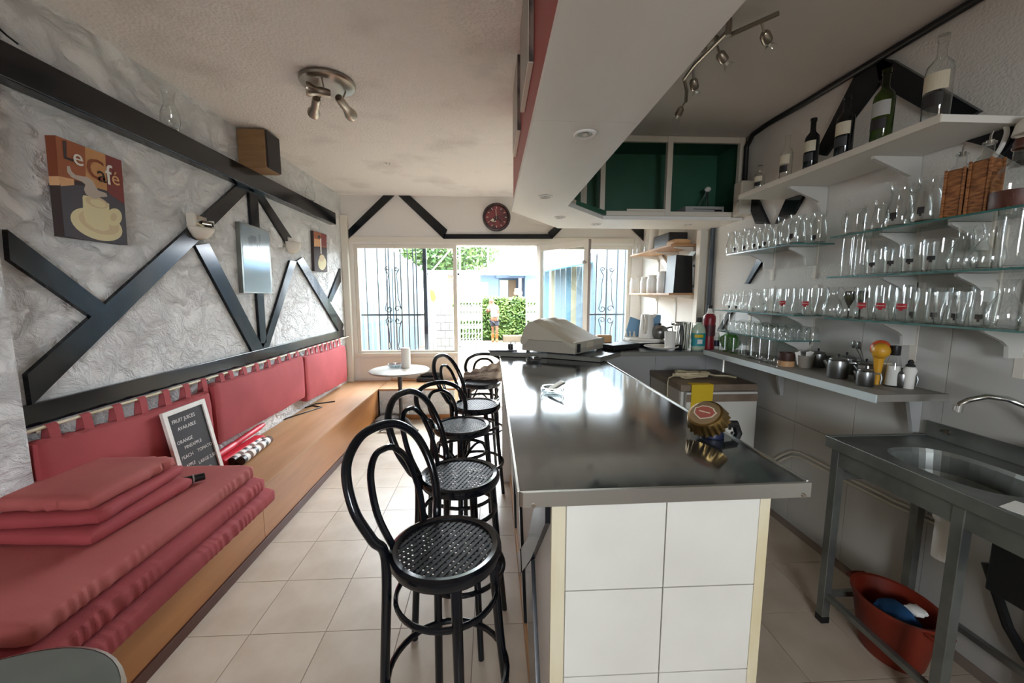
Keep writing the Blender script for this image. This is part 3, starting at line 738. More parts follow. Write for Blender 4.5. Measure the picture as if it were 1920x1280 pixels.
yc = MB(); yc.prism([(a.x, fy0 - .004, c.z - .03), (c.x, fy0 - .004, c.z - .03), (c.x + .005, fy0 - .004, fz + .002), (a.x, fy0 - .004, fz + .002)], Vector((0, -.004, 0)))
yc.prism([(a.x, fy0 - .006, fz + .001), (c.x + .005, fy0 - .006, fz + .001), (c.x, fy0 + .05, fz + .001), (a.x, fy0 + .06, fz + .001)], Vector((0, 0, .003)))
tag(yc.build('yellow_cloth', 'yellow'), 'yellow cloth hanging over the front edge of the fridge', 'cloth')
rnd = random.Random(5)
pts = []
cc = W(1295, 703, z=fz + .02)
for i in range(90):
    a_ = i / 90 * 2 * PI * 5.0; rr = 1 + .18 * math.sin(i * 1.7)
    pts.append((cc.x + .12 * rr * math.cos(a_), cc.y + .06 * rr * math.sin(a_), fz + .012 + .03 * (i / 90) + .006 * math.sin(i * .9)))
pts += [(cc.x + .2, cc.y + .02, fz + .012), (cc.x + .3, cc.y + .0, fz + .010), (fx1 - .05, cc.y - .06, fz + .010)]
tag(MB().tube(pts, .0075, 6).build('cable_coil', 'cable', smooth=True), 'coiled cream cable lying on top of the fridge', 'cable')
pts = [(fx0 - .007, fy0 + .22, .35), (fx0 - .009, fy0 + .22, fz - .03), (fx0 + .0, fy0 + .225, fz + .006), (fx0 + .05, fy0 + .27, fz + .007), (fx0 + .12, fy0 + .34, fz + .007)]
tag(MB().tube(pts, .005, 6).build('lead', 'cable', smooth=True), 'cream lead hanging down the left side of the fridge', 'cable')

# ------------------------------------------------------------------ benches
HZ = .395
bf = -1.40
bn = thing('bench', (-1.66, 2.0, FZ), 'long orange-brown wooden bench built along the left wall', 'bench')
ysm = W(490, 912, x=bf).y
for a, c in ((-.6, ysm - .002), (ysm + .002, 4.83)):
    MB().box(bf - .018, bf, a, c, FZ + .06, HZ - .016).build('front_panel', 'benchwood', bn)
MB().box(bf - .018, bf + .008, -.6, 4.83, FZ, FZ + .055, .002).build('skirting', 'darkwood', bn)
y2 = W(545, 862, x=-1.5).y
for a, c in ((-.6, ysm - .04), (ysm - .037, YB - .016)):
    MB().box(XL + .002, bf + .004, a, c, HZ - .016, HZ, .002).build('seat_board', 'benchtop', bn)
MB().box(bf - .045, bf + .004, ysm - .03, 4.84, HZ, HZ + .003).build('lid_strip', 'benchtop', bn)
MB().box(XL + .002, XL + .02, -.6, 4.83, FZ, HZ - .017).build('back_rail', 'benchwood', bn)
b2 = thing('bench', (-.95, 5.1, FZ), 'short wooden bench with white plaster front under the window', 'bench')
xe = W(852, 730, y=4.85).x
MB().box(bf + .012, xe, 4.85, 4.87, FZ + .06, HZ - .026).build('front_panel', 'stucco', b2)
MB().box(bf + .012, xe + .004, 4.842, 4.87, FZ, FZ + .058, .002).build('skirting', 'benchwood', b2)
MB().box(bf + .008, xe + .01, 4.835, YB - .016, HZ - .025, HZ, .003).build('seat_board', 'benchtop', b2)
MB().box(xe - .02, xe, 4.87, YB - .02, FZ, HZ - .026).build('end_panel', 'benchwood', b2)

# backrest cushions hung from a rod by loops
rdy0, rdy1 = pe + .01, 5.25
RDX, RDZ = XL + .055, 1.0
rod = thing('cushion_rod', (RDX, 3.4, RDZ), 'thin pale rod on the left wall carrying the red back cushions', 'rod')
MB().cyl((RDX, rdy0, RDZ), (RDX, rdy1, RDZ), .007).build('bar', 'yellowstrip', rod, smooth=True)
for y in (rdy0 + .05, 2.66, 3.92, rdy1 - .03): MB().box(XL + .002, RDX + .006, y - .008, y + .008, RDZ - .014, RDZ - .006).build('rod_bracket', 'satin', rod)
def backrest(y0, y1, z0, z1, us, seed, lab, sag=0, tilt=0):
    t = thing('back_cushion', (XL + .08, (y0 + y1) / 2, z0), lab, 'cushion', 'hanging back cushions')
    # built lying down, then stood up: length along y, thickness along x
    R = Matrix(((0, 0, 1, 0), (0, 1, 0, 0), (1, 0, 0, 0), (0, 0, 0, 1)))
    b = MB(); b.cushion(z0, z1, y0, y1, 0, .085, .028, (6, 40, 3), .005, .012, seed)
    for v in b.bm.verts:
        x, y, z = v.co; tt = (y - y0) / (y1 - y0)
        v.co = Vector((XL + .018 + z, y, x + tilt * tt - sag * (.5 - abs(tt - .5)) * 2 * (1 if x > (z0 + z1) / 2 else .2)))
    b.build('cushion_pad', 'cloth', t, smooth=True)
    for u in us:
        y = W(u, 700, x=RDX).y
        tt = (y - y0) / (y1 - y0); zt = z1 + tilt * tt - sag * (.5 - abs(tt - .5)) * 2
        w = .021
        lp = [(XL + .075, zt - .012), (RDX + .016, (zt + RDZ) / 2), (RDX + .011, RDZ + .003), (RDX, RDZ + .010), (RDX - .011, RDZ + .003), (XL + .03, zt - .012)]
        b = MB()
        for a, c in zip(lp, lp[1:]):
            d = Vector((c[0] - a[0], 0, c[1] - a[1])).normalized(); nn = Vector((-d.z, 0, d.x)) * .003
            b.prism([(a[0], y - w, a[1]), (c[0], y - w, c[1]), (c[0], y + w, c[1]), (a[0], y + w, a[1])], nn)
        b.build('loop', 'cloth', t)
    return t
backrest(pe + .01, 2.62, .42, .955, [80, 147, 209, 258, 304, 344, 378], 1, 'red hanging back cushion, the one behind the chalkboard', .02, -.03)
backrest(2.64, 3.90, .545, .960, [412, 430, 456, 480, 503, 523, 542, 558], 2, 'long red hanging back cushion, middle one of the three on the rod', .015, 0)
backrest(3.92, 5.02, .49, .945, [579, 588, 597, 606, 615, 623, 631, 638], 3, 'red hanging back cushion at the window end of the rod', .01, -.03)

# loose seat cushions piled on the near end of the bench
labs = ['thick red bench cushion lying directly on the bench, lowest of the long pile', 'red bench cushion in the middle of the long pile', 'faded red bench cushion on top of the long pile']
for k, (xa, xc_, ya, yc_, z0, z1, seed) in enumerate(((-1.86, -1.235, 1.0, 2.22, HZ + .003, HZ + .080, 11), (-1.86, -1.265, .97, 2.18, HZ + .082, HZ + .158, 12), (-1.86, -1.30, 1.07, 2.15, HZ + .160, HZ + .235, 13))):
    b = MB(); b.cushion(xa, xc_, ya, yc_, z0, z1, .026, (12, 150, 5), .0018, .002, seed)
    # the overhanging front edge droops over the bench
    for v in b.bm.verts:
        ov = max(0, v.co.x - (-1.42)) / .18
        v.co.z -= .018 * ov * ov * (1 if k < 2 else .4)
    tag(b.build('seat_cushion', 'cloth' if k < 2 else 'cloth2', smooth=True), labs[k], 'cushion', 'seat cushions piled on the bench')
TZ = HZ + .238
for k, (xa, xc_, ya, yc_, z0, z1, rz, lab) in enumerate(((-1.90, -1.44, 1.43, 1.90, TZ, TZ + .055, -.06, 'small red cushion, lowest of the short pile on the long cushions'),
        (-1.905, -1.47, 1.45, 1.90, TZ + .056, TZ + .108, .06, 'wrinkled small red cushion in the middle of the short pile'),
        (-1.905, -1.49, 1.47, 1.88, TZ + .110, TZ + .165, -.01, 'flat faded red cushion on top of the short pile'))):
    c = Vector(((xa + xc_) / 2, (ya + yc_) / 2, 0))
    m = Matrix.Translation(c) @ Matrix.Rotation(rz, 4, 'Z') @ Matrix.Translation(-c)
    b = MB(); b.cushion(xa, xc_, ya, yc_, z0, z1, .026, (16, 16, 4), .007, .004, 20 + k, m)
    tag(b.build('small_cushion', 'cloth2' if k == 2 else 'cloth', smooth=True), lab, 'cushion', 'small cushions piled on top')
# black tube with a pale ring lying on the long pile
a, c = W(322, 908, z=TZ + .022), W(384, 892, z=TZ + .022)
tb = MB(); tb.cyl(a, c, .021, .017)
tbo = tag(tb.build('torch', 'blackplastic', smooth=True), 'black torch with a pale ring lying on the red cushion pile', 'torch')
d_ = (c - a).normalized(); q = a.lerp(c, .62)
MB().cyl(q, q + d_ * .006, .0200).build('ring', 'panelgrey', tbo, smooth=True)
# chalkboard leaning on the back cushion
ck = thing('chalkboard', (-1.78, 2.42, HZ), 'small white-framed chalkboard with a handwritten juice list leaning on the red cushion', 'chalkboard')
cy0, cy1 = 2.185, 2.505
zt = .905
A = Vector((-1.70, cy0, HZ + .004)); U = Vector((0, 1, 0)); V = Vector((-.092, 0, zt - HZ - .004)); Hh = V.length; V.normalize(); Nn = U.cross(V)
Wd = cy1 - cy0
def ckp(s, t, d): return A + U * s + V * t + Nn * d
def slab(s0, s1, t0, t1, d0, d1, nm, m, par=ck):
    MB().prism([ckp(s0, t0, d0), ckp(s1, t0, d0), ckp(s1, t1, d0), ckp(s0, t1, d0)], Nn * (d1 - d0)).build(nm, m, par)
slab(.01, Wd - .01, .01, Hh - .01, -.012, -.004, 'board', 'chalkboard')
for s0, s1, t0, t1 in ((0, .026, 0, Hh), (Wd - .026, Wd, 0, Hh), (.026, Wd - .026, 0, .026), (.026, Wd - .026, Hh - .026, Hh)): slab(s0, s1, t0, t1, -.014, .004, 'frame_side', 'white')
for s, t, sz, tx_ in ((.05, .415, .034, 'FRUIT JUICES'), (.075, .37, .032, 'AVAILABLE'), (.045, .30, .032, 'ORANGE'), (.085, .262, .032, 'PINEAPPLE'), (.045, .215, .032, 'PEACH'), (.165, .215, .032, 'TOMATO'), (.06, .165, .030, 'APPLE'), (.15, .150, .032, 'LARGE 2,50'), (.08, .115, .03, '0,20'), (.21, .095, .03, '50')):
    sz *= .88
    text(tx_, ckp(s, t * Hh / .49, -.0035), sz, 'chalk', ck, U, V, 'chalk_lettering')
# red umbrella and patterned rolls on the bench beside it
a, c = Vector((-1.82, 2.50, HZ + .085)), Vector((-1.855, 3.22, HZ + .105))
um = thing('folded_umbrella', (-1.84, 2.9, HZ), 'bright red folded umbrella lying on the bench below the back cushion', 'umbrella')
d_ = c - a
MB().tube([a, a + d_ * .05, a + d_ * .4, a + d_ * .47, a + d_ * .48, a + d_ * .9, c], .02, 10, rad=[.012, .022, .023, .018, .021, .022, .014]).build('canopy', 'redplastic', um, smooth=True)
MB().cyl(a + d_ * -.10, a, .009).build('handle', 'redplastic', um, smooth=True)
MB().box(-1.86, -1.78, 2.62, 3.1, HZ + .001, HZ + .060, .01).build('strap_band', 'redplastic', um)
for k, (dx, dz, lab) in enumerate(((0, 0, 'outer black-and-white patterned paper roll on the bench'), (-.052, .030, 'black-and-white patterned paper roll behind the outer roll on the bench'))):
    a = Vector((-1.700 + dx, 2.66, HZ + .034 + dz)); c = Vector((-1.735 + dx, 3.07, HZ + .034 + dz))
    if k: a.z = c.z = HZ + .030; a.x -= .008; c.x -= .008
    o = thing('paper_roll', (a.x, a.y, HZ), lab, 'roll', 'patterned rolls on the bench')
    d_ = (c - a); n_ = 11
    for i in range(n_):
        p, q = a + d_ * (i / n_), a + d_ * ((i + 1) / n_)
        MB().cyl(p, q, .029).build('roll_band', 'paper' if i % 2 else ('brown' if i % 4 else 'darkiron'), o, smooth=True)
pts = [W(u, v, z=HZ + .006) for u, v in ((500, 800), (540, 783), (575, 772), (603, 763), (588, 760), (572, 764), (590, 757), (628, 752))]
tag(MB().tube(pts, .006, 6).build('black_cable', 'blackplastic', smooth=True), 'bent black cable lying on the bench top', 'cable')
def yu(u, x, z):
    """depth y of the point with given x and z that appears at column u"""
    k = RT * F - FW * (u - 960)
    return -(k.x * x + k.z * (z - HC)) / k.y
# ------------------------------------------------------------------ bar stools
def smooth_path(pts, n=6):
    out = []; P = [Vector(p) for p in pts]; P = [P[0]] + P + [P[-1]]
    for i in range(1, len(P) - 2):
        for k in range(n):
            t = k / n; a, b_, c, d = P[i - 1], P[i], P[i + 1], P[i + 2]
            out.append(.5 * ((2 * b_) + (c - a) * t + (2 * a - 5 * b_ + 4 * c - d) * t * t + (3 * b_ - a - 3 * c + d) * t ** 3))
    return out + [P[-2]]
def ring(r, z, n=36): return [(r * math.cos(2 * PI * i / n), r * math.sin(2 * PI * i / n), z) for i in range(n)]
def make_stool(low=False):
    t = thing('bar_stool', (0, 0, 0), '', 'stool')
    SR, SZt = .178, .742
    MB().lathe([(SR - .03, SZt - .012), (SR - .028, SZt + .002), (SR - .012, SZt + .006), (SR, SZt), (SR + .002, SZt - .018), (SR - .008, SZt - .036), (SR - .026, SZt - .036), (SR - .03, SZt - .012)], 44).build('seat_ring', 'black', t, smooth=True)
    b = MB(); R = SR - .026; sp = .0185
    for k in range(-8, 9):
        d = k * sp; L = math.sqrt(max(0, R * R - d * d))
        if L < .02: continue
        b.box(-L, L, d - .0055, d + .0055, SZt - .006, SZt - .004); b.box(d - .0055, d + .0055, -L, L, SZt - .0045, SZt - .0025)
    b.build('woven_seat', 'cane', t, kind='stuff')
    for s in (-1, 1):
        a = s * math.radians(42)
        c_, s_ = math.cos(a), math.sin(a)
        MB().tube([(.150 * c_, .150 * s_, SZt - .03), (.175 * c_, .175 * s_, .40), (.215 * c_, .215 * s_, 0)], .0155, 10, rad=[.017, .0155, .013]).build('leg', 'black', t, smooth=True)
    h = .62 if low else 1.0
    def hz(z): return SZt + (z - SZt) * h
    a = math.radians(180 - 42)
    half = [(.222 * math.cos(a), .222 * math.sin(a), 0), (.200 * math.cos(a), .200 * math.sin(a), .40), (.186 * math.cos(a), .188 * math.sin(a), SZt - .02), (-.160, .155, hz(.80)), (-.205, .180, hz(.90)), (-.255, .160, hz(1.01)), (-.282, .088, hz(1.075))]
    full = half + [(-.290, 0, hz(1.09))] + [(x, -y, z) for x, y, z in half[::-1]]
    MB().tube(smooth_path(full, 6), .0155, 10).build('back_hoop', 'black', t, smooth=True)
    hi = [(-.155, .075, SZt - .012), (-.195, .098, hz(.84)), (-.235, .085, hz(.95)), (-.258, .045, hz(1.005))]
    MB().tube(smooth_path(hi + [(-.262, 0, hz(1.015))] + [(x, -y, z) for x, y, z in hi[::-1]], 6), .0115, 8).build('inner_hoop', 'black', t, smooth=True)
    MB().tube(ring(.162, .585), .011, 8, True, flat=.7).build('upper_ring', 'black', t, smooth=True)
    MB().tube(ring(.196, .30), .012, 8, True, flat=.8).build('foot_ring', 'black', t, smooth=True)
    if low:
        for k in range(4):
            a0 = math.radians(42 + 90 * k if k % 2 == 0 else 138 + 90 * (k - 1)); a0 = math.radians((42, 138, 222, 318)[k]); a1 = a0 + math.radians(96 if k % 2 == 0 else 84)
            pts = []
            for i in range(13):
                q = i / 12; aa = a0 + (a1 - a0) * q
                pts.append((.155 * math.cos(aa), .155 * math.sin(aa), .50 + .17 * math.sin(PI * q) ** .7))
            MB().tube(pts, .008, 7).build('arch_brace', 'black', t, smooth=True)
    return t
GS = 'bar stools along the bar'
for x, y, rz, low, lab in ((-.152, 1.205, -31, 0, 'black bentwood bar stool nearest the tiled end of the bar'), (-.148, 1.72, -22, 0, 'black bentwood bar stool second from the tiled end of the bar'),
        (-.190, 2.40, -48, 1, 'black bar stool with a low hoop back, third from the tiled end of the bar'), (-.118, 2.86, -20, 0, 'black bentwood bar stool with tall hoop, just before the draped one'),
        (-.10, 3.62, -95, 1, 'low-backed black bar stool with a striped cloth over it at the far bar end')):
    instance('stool%d' % low, lambda low=low: make_stool(bool(low)), (x, y, FZ), math.radians(rz), lab, 'stool', GS)
# striped cloth hanging over the back of the far stool
a, c = W(862, 712, y=3.66), W(940, 682, y=3.66)
b = MB(); nu, nv = 26, 14; g = []
rnd = random.Random(3)
for i in range(nu + 1):
    row = []
    for j in range(nv + 1):
        s_, t_ = i / nu, j / nv
        drop = .20 - .02 * s_ + .03 * math.sin(s_ * 9)
        zz = (.80 + .13 * s_) - drop * abs(t_ - .35) / .65 if t_ > .35 else (.80 + .13 * s_) - .10 * (.35 - t_) / .35
        yy = 3.77 + (.05 if t_ < .35 else -.03 - .05 * (t_ - .35)) + .012 * math.sin(s_ * 22 + t_ * 6)
        row.append(b.bm.verts.new((-.285 + .40 * s_ + .02 * math.sin(t_ * 5), yy, zz + .008 * math.sin(s_ * 31))))
    g.append(row)
for i in range(nu):
    for j in range(nv): b.bm.faces.new((g[i][j], g[i + 1][j], g[i + 1][j + 1], g[i][j + 1]))
o = b.build('draped_cloth', mat('striped_cloth', '#b5a594', .9, var=('#75645a', 9, (.6, 1, 4), .45, .58)), smooth=True)
md = o.modifiers.new('thickness', 'SOLIDIFY'); md.thickness = .006
tag(o, 'brown-and-grey striped cloth draped over the back of the far bar stool', 'cloth')

# ------------------------------------------------------------------ tables
tx_, ty_, tz_ = -1.05, 4.50, .70
tt = thing('round_table', (tx_, ty_, FZ), 'small round table with pale top on a black pedestal by the window', 'table')
T = Matrix.Translation((tx_, ty_, 0))
MB().lathe([(0, tz_ - .022), (.325, tz_ - .022), (.333, tz_ - .012), (.333, tz_ - .004), (.328, tz_), (0, tz_)], 48, T).build('table_top', 'marble', tt, smooth=True)
MB().lathe([(.10, tz_ - .023), (.10, tz_ - .03), (.028, tz_ - .04), (.024, tz_ - .2), (.020, .52), (.024, .42), (.030, .40), (.022, .38), (.020, .2), (.030, .16), (.045, .12), (.04, .09), (0, .09)], 18, T).build('column', 'darkiron', tt, smooth=True)
for k in range(3):
    a = math.radians(205 + 120 * k); d = Vector((math.cos(a), math.sin(a), 0))
    MB().tube([Vector((tx_, ty_, .13)) + d * .02, Vector((tx_, ty_, .12)) + d * .09, Vector((tx_, ty_, .055)) + d * .17, Vector((tx_, ty_, .028)) + d * .235, Vector((tx_, ty_, FZ + .018)) + d * .25], .02, 8, rad=[.028, .024, .02, .018, .022]).build('leg', 'darkiron', tt, smooth=True)
p = W(760, 690, z=tz_)
tag(MB().lathe([(0, 0), (.050, 0), (.052, .004), (.052, .228), (.048, .232), (.018, .232), (.016, .18), (0, .18)], 24, Matrix.Translation((p.x, p.y + .04, tz_))).build('paper_towel_roll', 'paper', smooth=True), 'white paper roll standing on the round table by the window', 'roll')
def ashtray(r=.062, h=.034):
    b = MB(); b.lathe([(0, .006), (r * .86, .004), (r * .98, h * .6), (r, h), (r * .84, h), (r * .78, h * .35), (0, h * .3)], 24)
    for v in b.bm.verts:
        rr = math.hypot(v.co.x, v.co.y)
        if rr > r * .8: k = 1 + .03 * math.cos(12 * math.atan2(v.co.y, v.co.x)); v.co.x *= k; v.co.y *= k
    return b.build('ashtray', 'crystal', origin=(0, 0, 0), smooth=True)
p = W(741, 689, z=tz_); instance('ashtray', ashtray, (p.x, p.y, tz_), 0, 'cut glass ashtray on the round table by the window', 'ashtray', None, 1.35)
p = W(1036, 737, z=BZ); instance('ashtray', ashtray, (p.x, p.y, BZ + .001), .4, 'glass ashtray in the middle of the bar top with a foil packet in it', 'ashtray', None, .93)
mpk = MB().box(-.035, .045, -.022, .022, 0, .012, .003, m=Matrix.Translation((p.x + .018, p.y, BZ + .030)) @ Matrix.Rotation(.3, 4, 'Z') @ Matrix.Rotation(-.45, 4, 'Y'))
tag(mpk.build('foil_packet', 'edge'), 'silvery packet leaning in the glass ashtray on the bar top', 'packet')
p = W(1000, 678, z=BZ); instance('ashtray', ashtray, (p.x, p.y, BZ + .001), .2, 'glass ashtray on the bar top beside the cash register', 'ashtray', None, .9)
# near round table at the photographer's corner
nt_ = thing('round_table', (-1.06, .65, FZ), 'grey metal-rimmed round table in front of the cushion pile', 'table')
T = Matrix.Translation((-1.06, .65, 0))
MB().lathe([(0, .682), (.285, .682), (.292, .68)], 48, T).build('table_top', mat('grey_table_top', '#6f736c', .35, var=('#5f635d', 5, (1, 1, 1), .4, .7)), nt_, smooth=True)
MB().lathe([(.292, .681), (.299, .678), (.301, .668), (.299, .655), (.29, .652), (0, .652)], 48, T).build('rim', 'satin', nt_, smooth=True)
MB().lathe([(.06, .652), (.03, .62), (.028, .06), (.2, .03), (.21, FZ), (0, FZ)], 24, T).build('pedestal', 'darkiron', nt_, smooth=True)
# things on the window bench and floor
p0, p1 = W(781, 716, z=HZ), W(826, 716, z=HZ)
tag(MB().cushion(p0.x, p1.x, p0.y - .02, p0.y + .22, HZ + .001, HZ + .055, .02, (8, 8, 3), .006, .004, 41).build('black_bag', 'blackplastic', smooth=True), 'flat black bag lying on the window bench', 'bag')
tag(MB().cushion(p0.x + .04, p1.x - .02, p0.y + .04, p0.y + .2, HZ + .058, HZ + .10, .016, (8, 8, 3), .005, .004, 42).build('black_pouch', 'blackplastic', smooth=True), 'smaller black pouch on top of the flat black bag on the window bench', 'bag')
p0 = W(698, 803, z=0)
tag(MB().cushion(-1.375, -1.13, 4.50, 4.80, FZ, FZ + .10, .045, (10, 10, 4), .012, .015, 43).build('rolled_mat', mat('speckled_mat', '#5b524c', .95, var=('#3a332f', 60, (1, 1, 1), .4, .6)), smooth=True), 'dark speckled mat bundled on the floor in the bench corner', 'mat')
p = W(737, 712, z=HZ); tag(MB().box(p.x - .02, p.x + .55, p.y - .06, p.y - .03, HZ + .001, HZ + .022, .003).cyl((p.x, p.y - .045, HZ + .02), (p.x - .01, p.y - .04, HZ + .10), .008).build('loose_board', 'palewood'), 'loose pale wooden slat lying along the window bench', 'slat')

# ------------------------------------------------------------------ things on the left wall
xw = XL
def on_wall(name, loc, lab, cat): return thing(name, loc, lab, cat)
# "Le Cafe" canvas
xf = XL + .045
def zp(zx, zy): return (80 + .1796 * zx, 240 + .1796 * zy)
cc = [W(*zp(133, 76), x=xf), W(*zp(820, 340), x=xf), W(*zp(888, 1222), x=xf), W(*zp(232, 1130), x=xf)]
cv = thing('canvas_picture', ((cc[0] + cc[2]) / 2).to_tuple(), 'large canvas of a steaming coffee cup lettered Le Cafe on the left wall', 'picture')
MB().prism([Vector((XL + .001, p.y, p.z)) for p in cc], Vector((.044, 0, 0))).build('canvas', mat('canvas_slate', '#4d4b52', .75), cv)
BG = {'rust': mat('print_rust', '#9a5a3a', .75), 'tan': mat('print_tan', '#c08d5c', .75), 'wine': mat('print_wine', '#7c3a35', .75), 'peach': mat('print_peach', '#d6a578', .75), 'steam': mat('print_steam', '#b5a89c', .75), 'cream': mat('print_cream', '#d9cfa4', .75), 'cream2': mat('print_cream_shade', '#cdb994', .75), 'dark': mat('print_dark', '#3d302e', .75), 'white': mat('print_white', '#dcd6cd', .75), 'rustd': mat('print_dark_rust', '#7f4125', .75)}
lay = [0]
def pr(pts, m, nm='print'):
    lay[0] += 1
    b = MB(); b.prism([W(*zp(*q), x=xf) for q in pts], Vector((.0004 + .00012 * lay[0], 0, 0))); return b.build(nm, BG[m], cv)
for a_, b_, m_ in ((.0, .40, 'rustd'), (.40, .49, 'peach'), (.49, 1.0, 'dark')):
    p_, q_ = cc[0].lerp(cc[3], a_), cc[0].lerp(cc[3], b_)
    MB().prism([Vector((XL + .002, p_.y, p_.z)), Vector((xf, p_.y, p_.z)), Vector((xf, q_.y, q_.z)), Vector((XL + .002, q_.y, q_.z))], Vector((0, -.0008, 0))).build('side_print', BG[m_], cv)
pr([(133, 76), (440, 196), (458, 600), (330, 594), (190, 606), (165, 490)], 'rust'); pr([(440, 196), (652, 276), (674, 655), (560, 622), (452, 600)], 'tan'); pr([(652, 276), (820, 340), (854, 795), (700, 692), (672, 655)], 'wine')
pr([(160, 500), (325, 535), (328, 594), (190, 606)], 'peach'); pr([(325, 540), (440, 570), (440, 602), (328, 594)], 'dark')
def ell(cx, cy, rx, ry, rot=0, n=28, a0=0, a1=2 * PI):
    return [(cx + rx * math.cos(a0 + (a1 - a0) * i / n) * math.cos(rot) - ry * math.sin(a0 + (a1 - a0) * i / n) * math.sin(rot), cy + rx * math.cos(a0 + (a1 - a0) * i / n) * math.sin(rot) + ry * math.sin(a0 + (a1 - a0) * i / n) * math.cos(rot)) for i in range(n)]
pr(ell(560, 1005, 285, 150, .38), 'cream'); pr(ell(585, 985, 225, 110, .38), 'cream2')
pr(ell(745, 930, 80, 92, .1), 'cream'); pr(ell(738, 930, 34, 42, .1), 'cream2')
pr([(415, 720), (425, 700), (540, 720), (690, 790), (695, 900), (690, 1060), (630, 1075), (540, 1050), (450, 985), (425, 900)], 'cream'); pr(ell(560, 775, 125, 55, .33), 'cream2'); pr(ell(575, 785, 85, 36, .33), 'cream')
pr([(250, 400), (275, 395), (300, 455), (340, 490), (460, 510), (520, 550), (545, 600), (575, 650), (660, 680), (672, 715), (600, 722), (540, 745), (450, 690), (430, 640), (445, 590), (400, 555), (300, 515), (255, 460)], 'steam')
pr([(205, 130), (240, 135), (245, 300), (320, 330), (312, 350), (220, 315)], 'dark')
for ch, zx, zy, sz, m in (('e', 318, 370, 150, 'white'), ('C', 462, 505, 190, 'rustd'), ('a', 575, 550, 150, 'dark'), ('f', 664, 580, 190, 'white'), ('é', 722, 580, 130, 'peach')):
    p = W(*zp(zx, zy), x=xf + .003); M['tmp'] = BG[m]
    text(ch, p, sz * .1796 * (p - Vector((0, 0, HC))).length / F * 1.05, 'tmp', cv, (0, 1, 0), (0, 0, 1), depth=.0006)
# small coffee canvas by the window
def canvas_small():
    lay0 = lay[0]
    xs2 = XL + .03
    q = [W(587, 432, x=xs2), W(612, 440, x=xs2), W(614, 510, x=xs2), W(590, 508, x=xs2)]
    c2 = thing('canvas_picture', ((q[0] + q[2]) / 2).to_tuple(), 'small narrow canvas of a coffee cup on the left wall near the window', 'picture')
    MB().prism([Vector((XL + .001, p.y, p.z)) for p in q], Vector((.029, 0, 0))).build('canvas', BG['dark'], c2)
    def e(pts, m): lay[0] += 1; MB().prism([W(u, v, x=xs2) for u, v in pts], Vector((.0004 + .00012 * (lay[0] - lay0), 0, 0))).build('print', BG[m], c2)
    e([(588, 433), (612, 440), (612.5, 464), (589, 462)], 'rust'); e([(602, 437), (612, 440), (612.5, 462), (603, 461)], 'wine'); e([(589, 447), (600, 449), (600, 462), (589, 462)], 'peach')
    e(ell(604, 493, 7.5, 13), 'cream'); e(ell(603.5, 484, 5, 7), 'cream2'); e([(600, 447), (602, 447), (603, 476), (601, 476)], 'white'); e(ell(598, 444, 2.5, 3), 'dark')
    return c2
canvas_small()
# framed skyline picture
xs3 = XL + .035
q = [W(449, 415, x=xs3), W(505, 433, x=xs3), W(511, 550, x=xs3), W(457, 549, x=xs3)]
sp = thing('framed_picture', ((q[0] + q[2]) / 2).to_tuple(), 'glazed grey-blue harbour skyline picture in a thin dark frame', 'picture')
MB().prism([Vector((XL + .001, p.y, p.z)) for p in q], Vector((.034, 0, 0))).build('frame', 'darksteel', sp)
def lerp2(s, t):
    a = q[0].lerp(q[1], s); c = q[3].lerp(q[2], s); return a.lerp(c, t)
SKY = mat('print_sky', '#93a3ad', .12, coat=.6); SEA = mat('print_sea', '#a9bcc4', .1, coat=.6); TOW = mat('print_tower', '#6f7d88', .12, coat=.6); SHORE = mat('print_shore', '#d0cfc6', .12, coat=.6)
def sp_(pts, m, d): MB().prism([lerp2(*p) for p in pts], Vector((d, 0, 0))).build('print', m, sp)
sp_([(.05, .03), (.95, .03), (.95, .40), (.05, .40)], SKY, .001); sp_([(.05, .40), (.95, .40), (.95, .98), (.05, .98)], SEA, .001); sp_([(.05, .385), (.95, .385), (.95, .50), (.05, .47)], SHORE, .0014)
for s0, s1, t0 in ((.06, .12, .33), (.15, .22, .30), (.24, .30, .18), (.31, .50, .15), (.52, .57, .24), (.60, .645, .10), (.66, .72, .31), (.78, .84, .33)): sp_([(s0, t0), (s1, t0), (s1, .39), (s0, .39)], TOW, .0018)
# wall lights
def bowl(broken):
    t = thing('wall_light', (0, 0, 0), '', 'wall light')
    R = .098
    a0, a1 = -PI / 2, PI / 2
    prof = [(.012, -.105), (R * .5, -.09), (R * .85, -.05), (R, 0)] if not broken else [(.012, -.105), (R * .5, -.09), (R * .85, -.05), (R * .92, -.03)]
    MB().lathe(prof, 18, None, a0, a1).build('shade', 'offwhite', t, smooth=True)
    MB().box(0, .012, -.05, .05, -.09, .045, .003).build('back_plate', 'offwhite', t)
    for o in t.children:
        if o.name.startswith('shade'):
            md = o.modifiers.new('thickness', 'SOLIDIFY'); md.thickness = .006
    if broken:
        MB().box(.012, .03, -.06, .05, .0, .045, .004).cyl((.03, .01, .0), (.075, .03, -.005), .022, .018).build('lamp_holder', 'satin', t, smooth=True)
        MB().cyl((.076, .0305, -.004), (.080, .0325, -.004), .014).build('socket', 'blackplastic', t)
        MB().tube([(.02, -.06, .02), (.05, -.075, -.01), (.08, -.06, -.03)], .008, 6).build('bracket', 'yellowstrip', t, smooth=True)
        MB().box(.0, .05, -.095, -.07, -.03, .05, .004).box(.0, .05, .07, .09, -.03, .03, .004).build('side_clip', 'offwhite', t)
    return t
p = W(372, 425, x=XL + .03); o = bowl(True); o.location = (XL + .024, p.y, p.z + .02); tag(o, 'broken cream wall light with its lamp holder exposed, left of the skyline picture')
p = W(546, 462, x=XL + .03); o = bowl(False); o.location = (XL + .024, p.y, p.z + .035); tag(o, 'intact white half-bowl wall light between the skyline and small canvas')
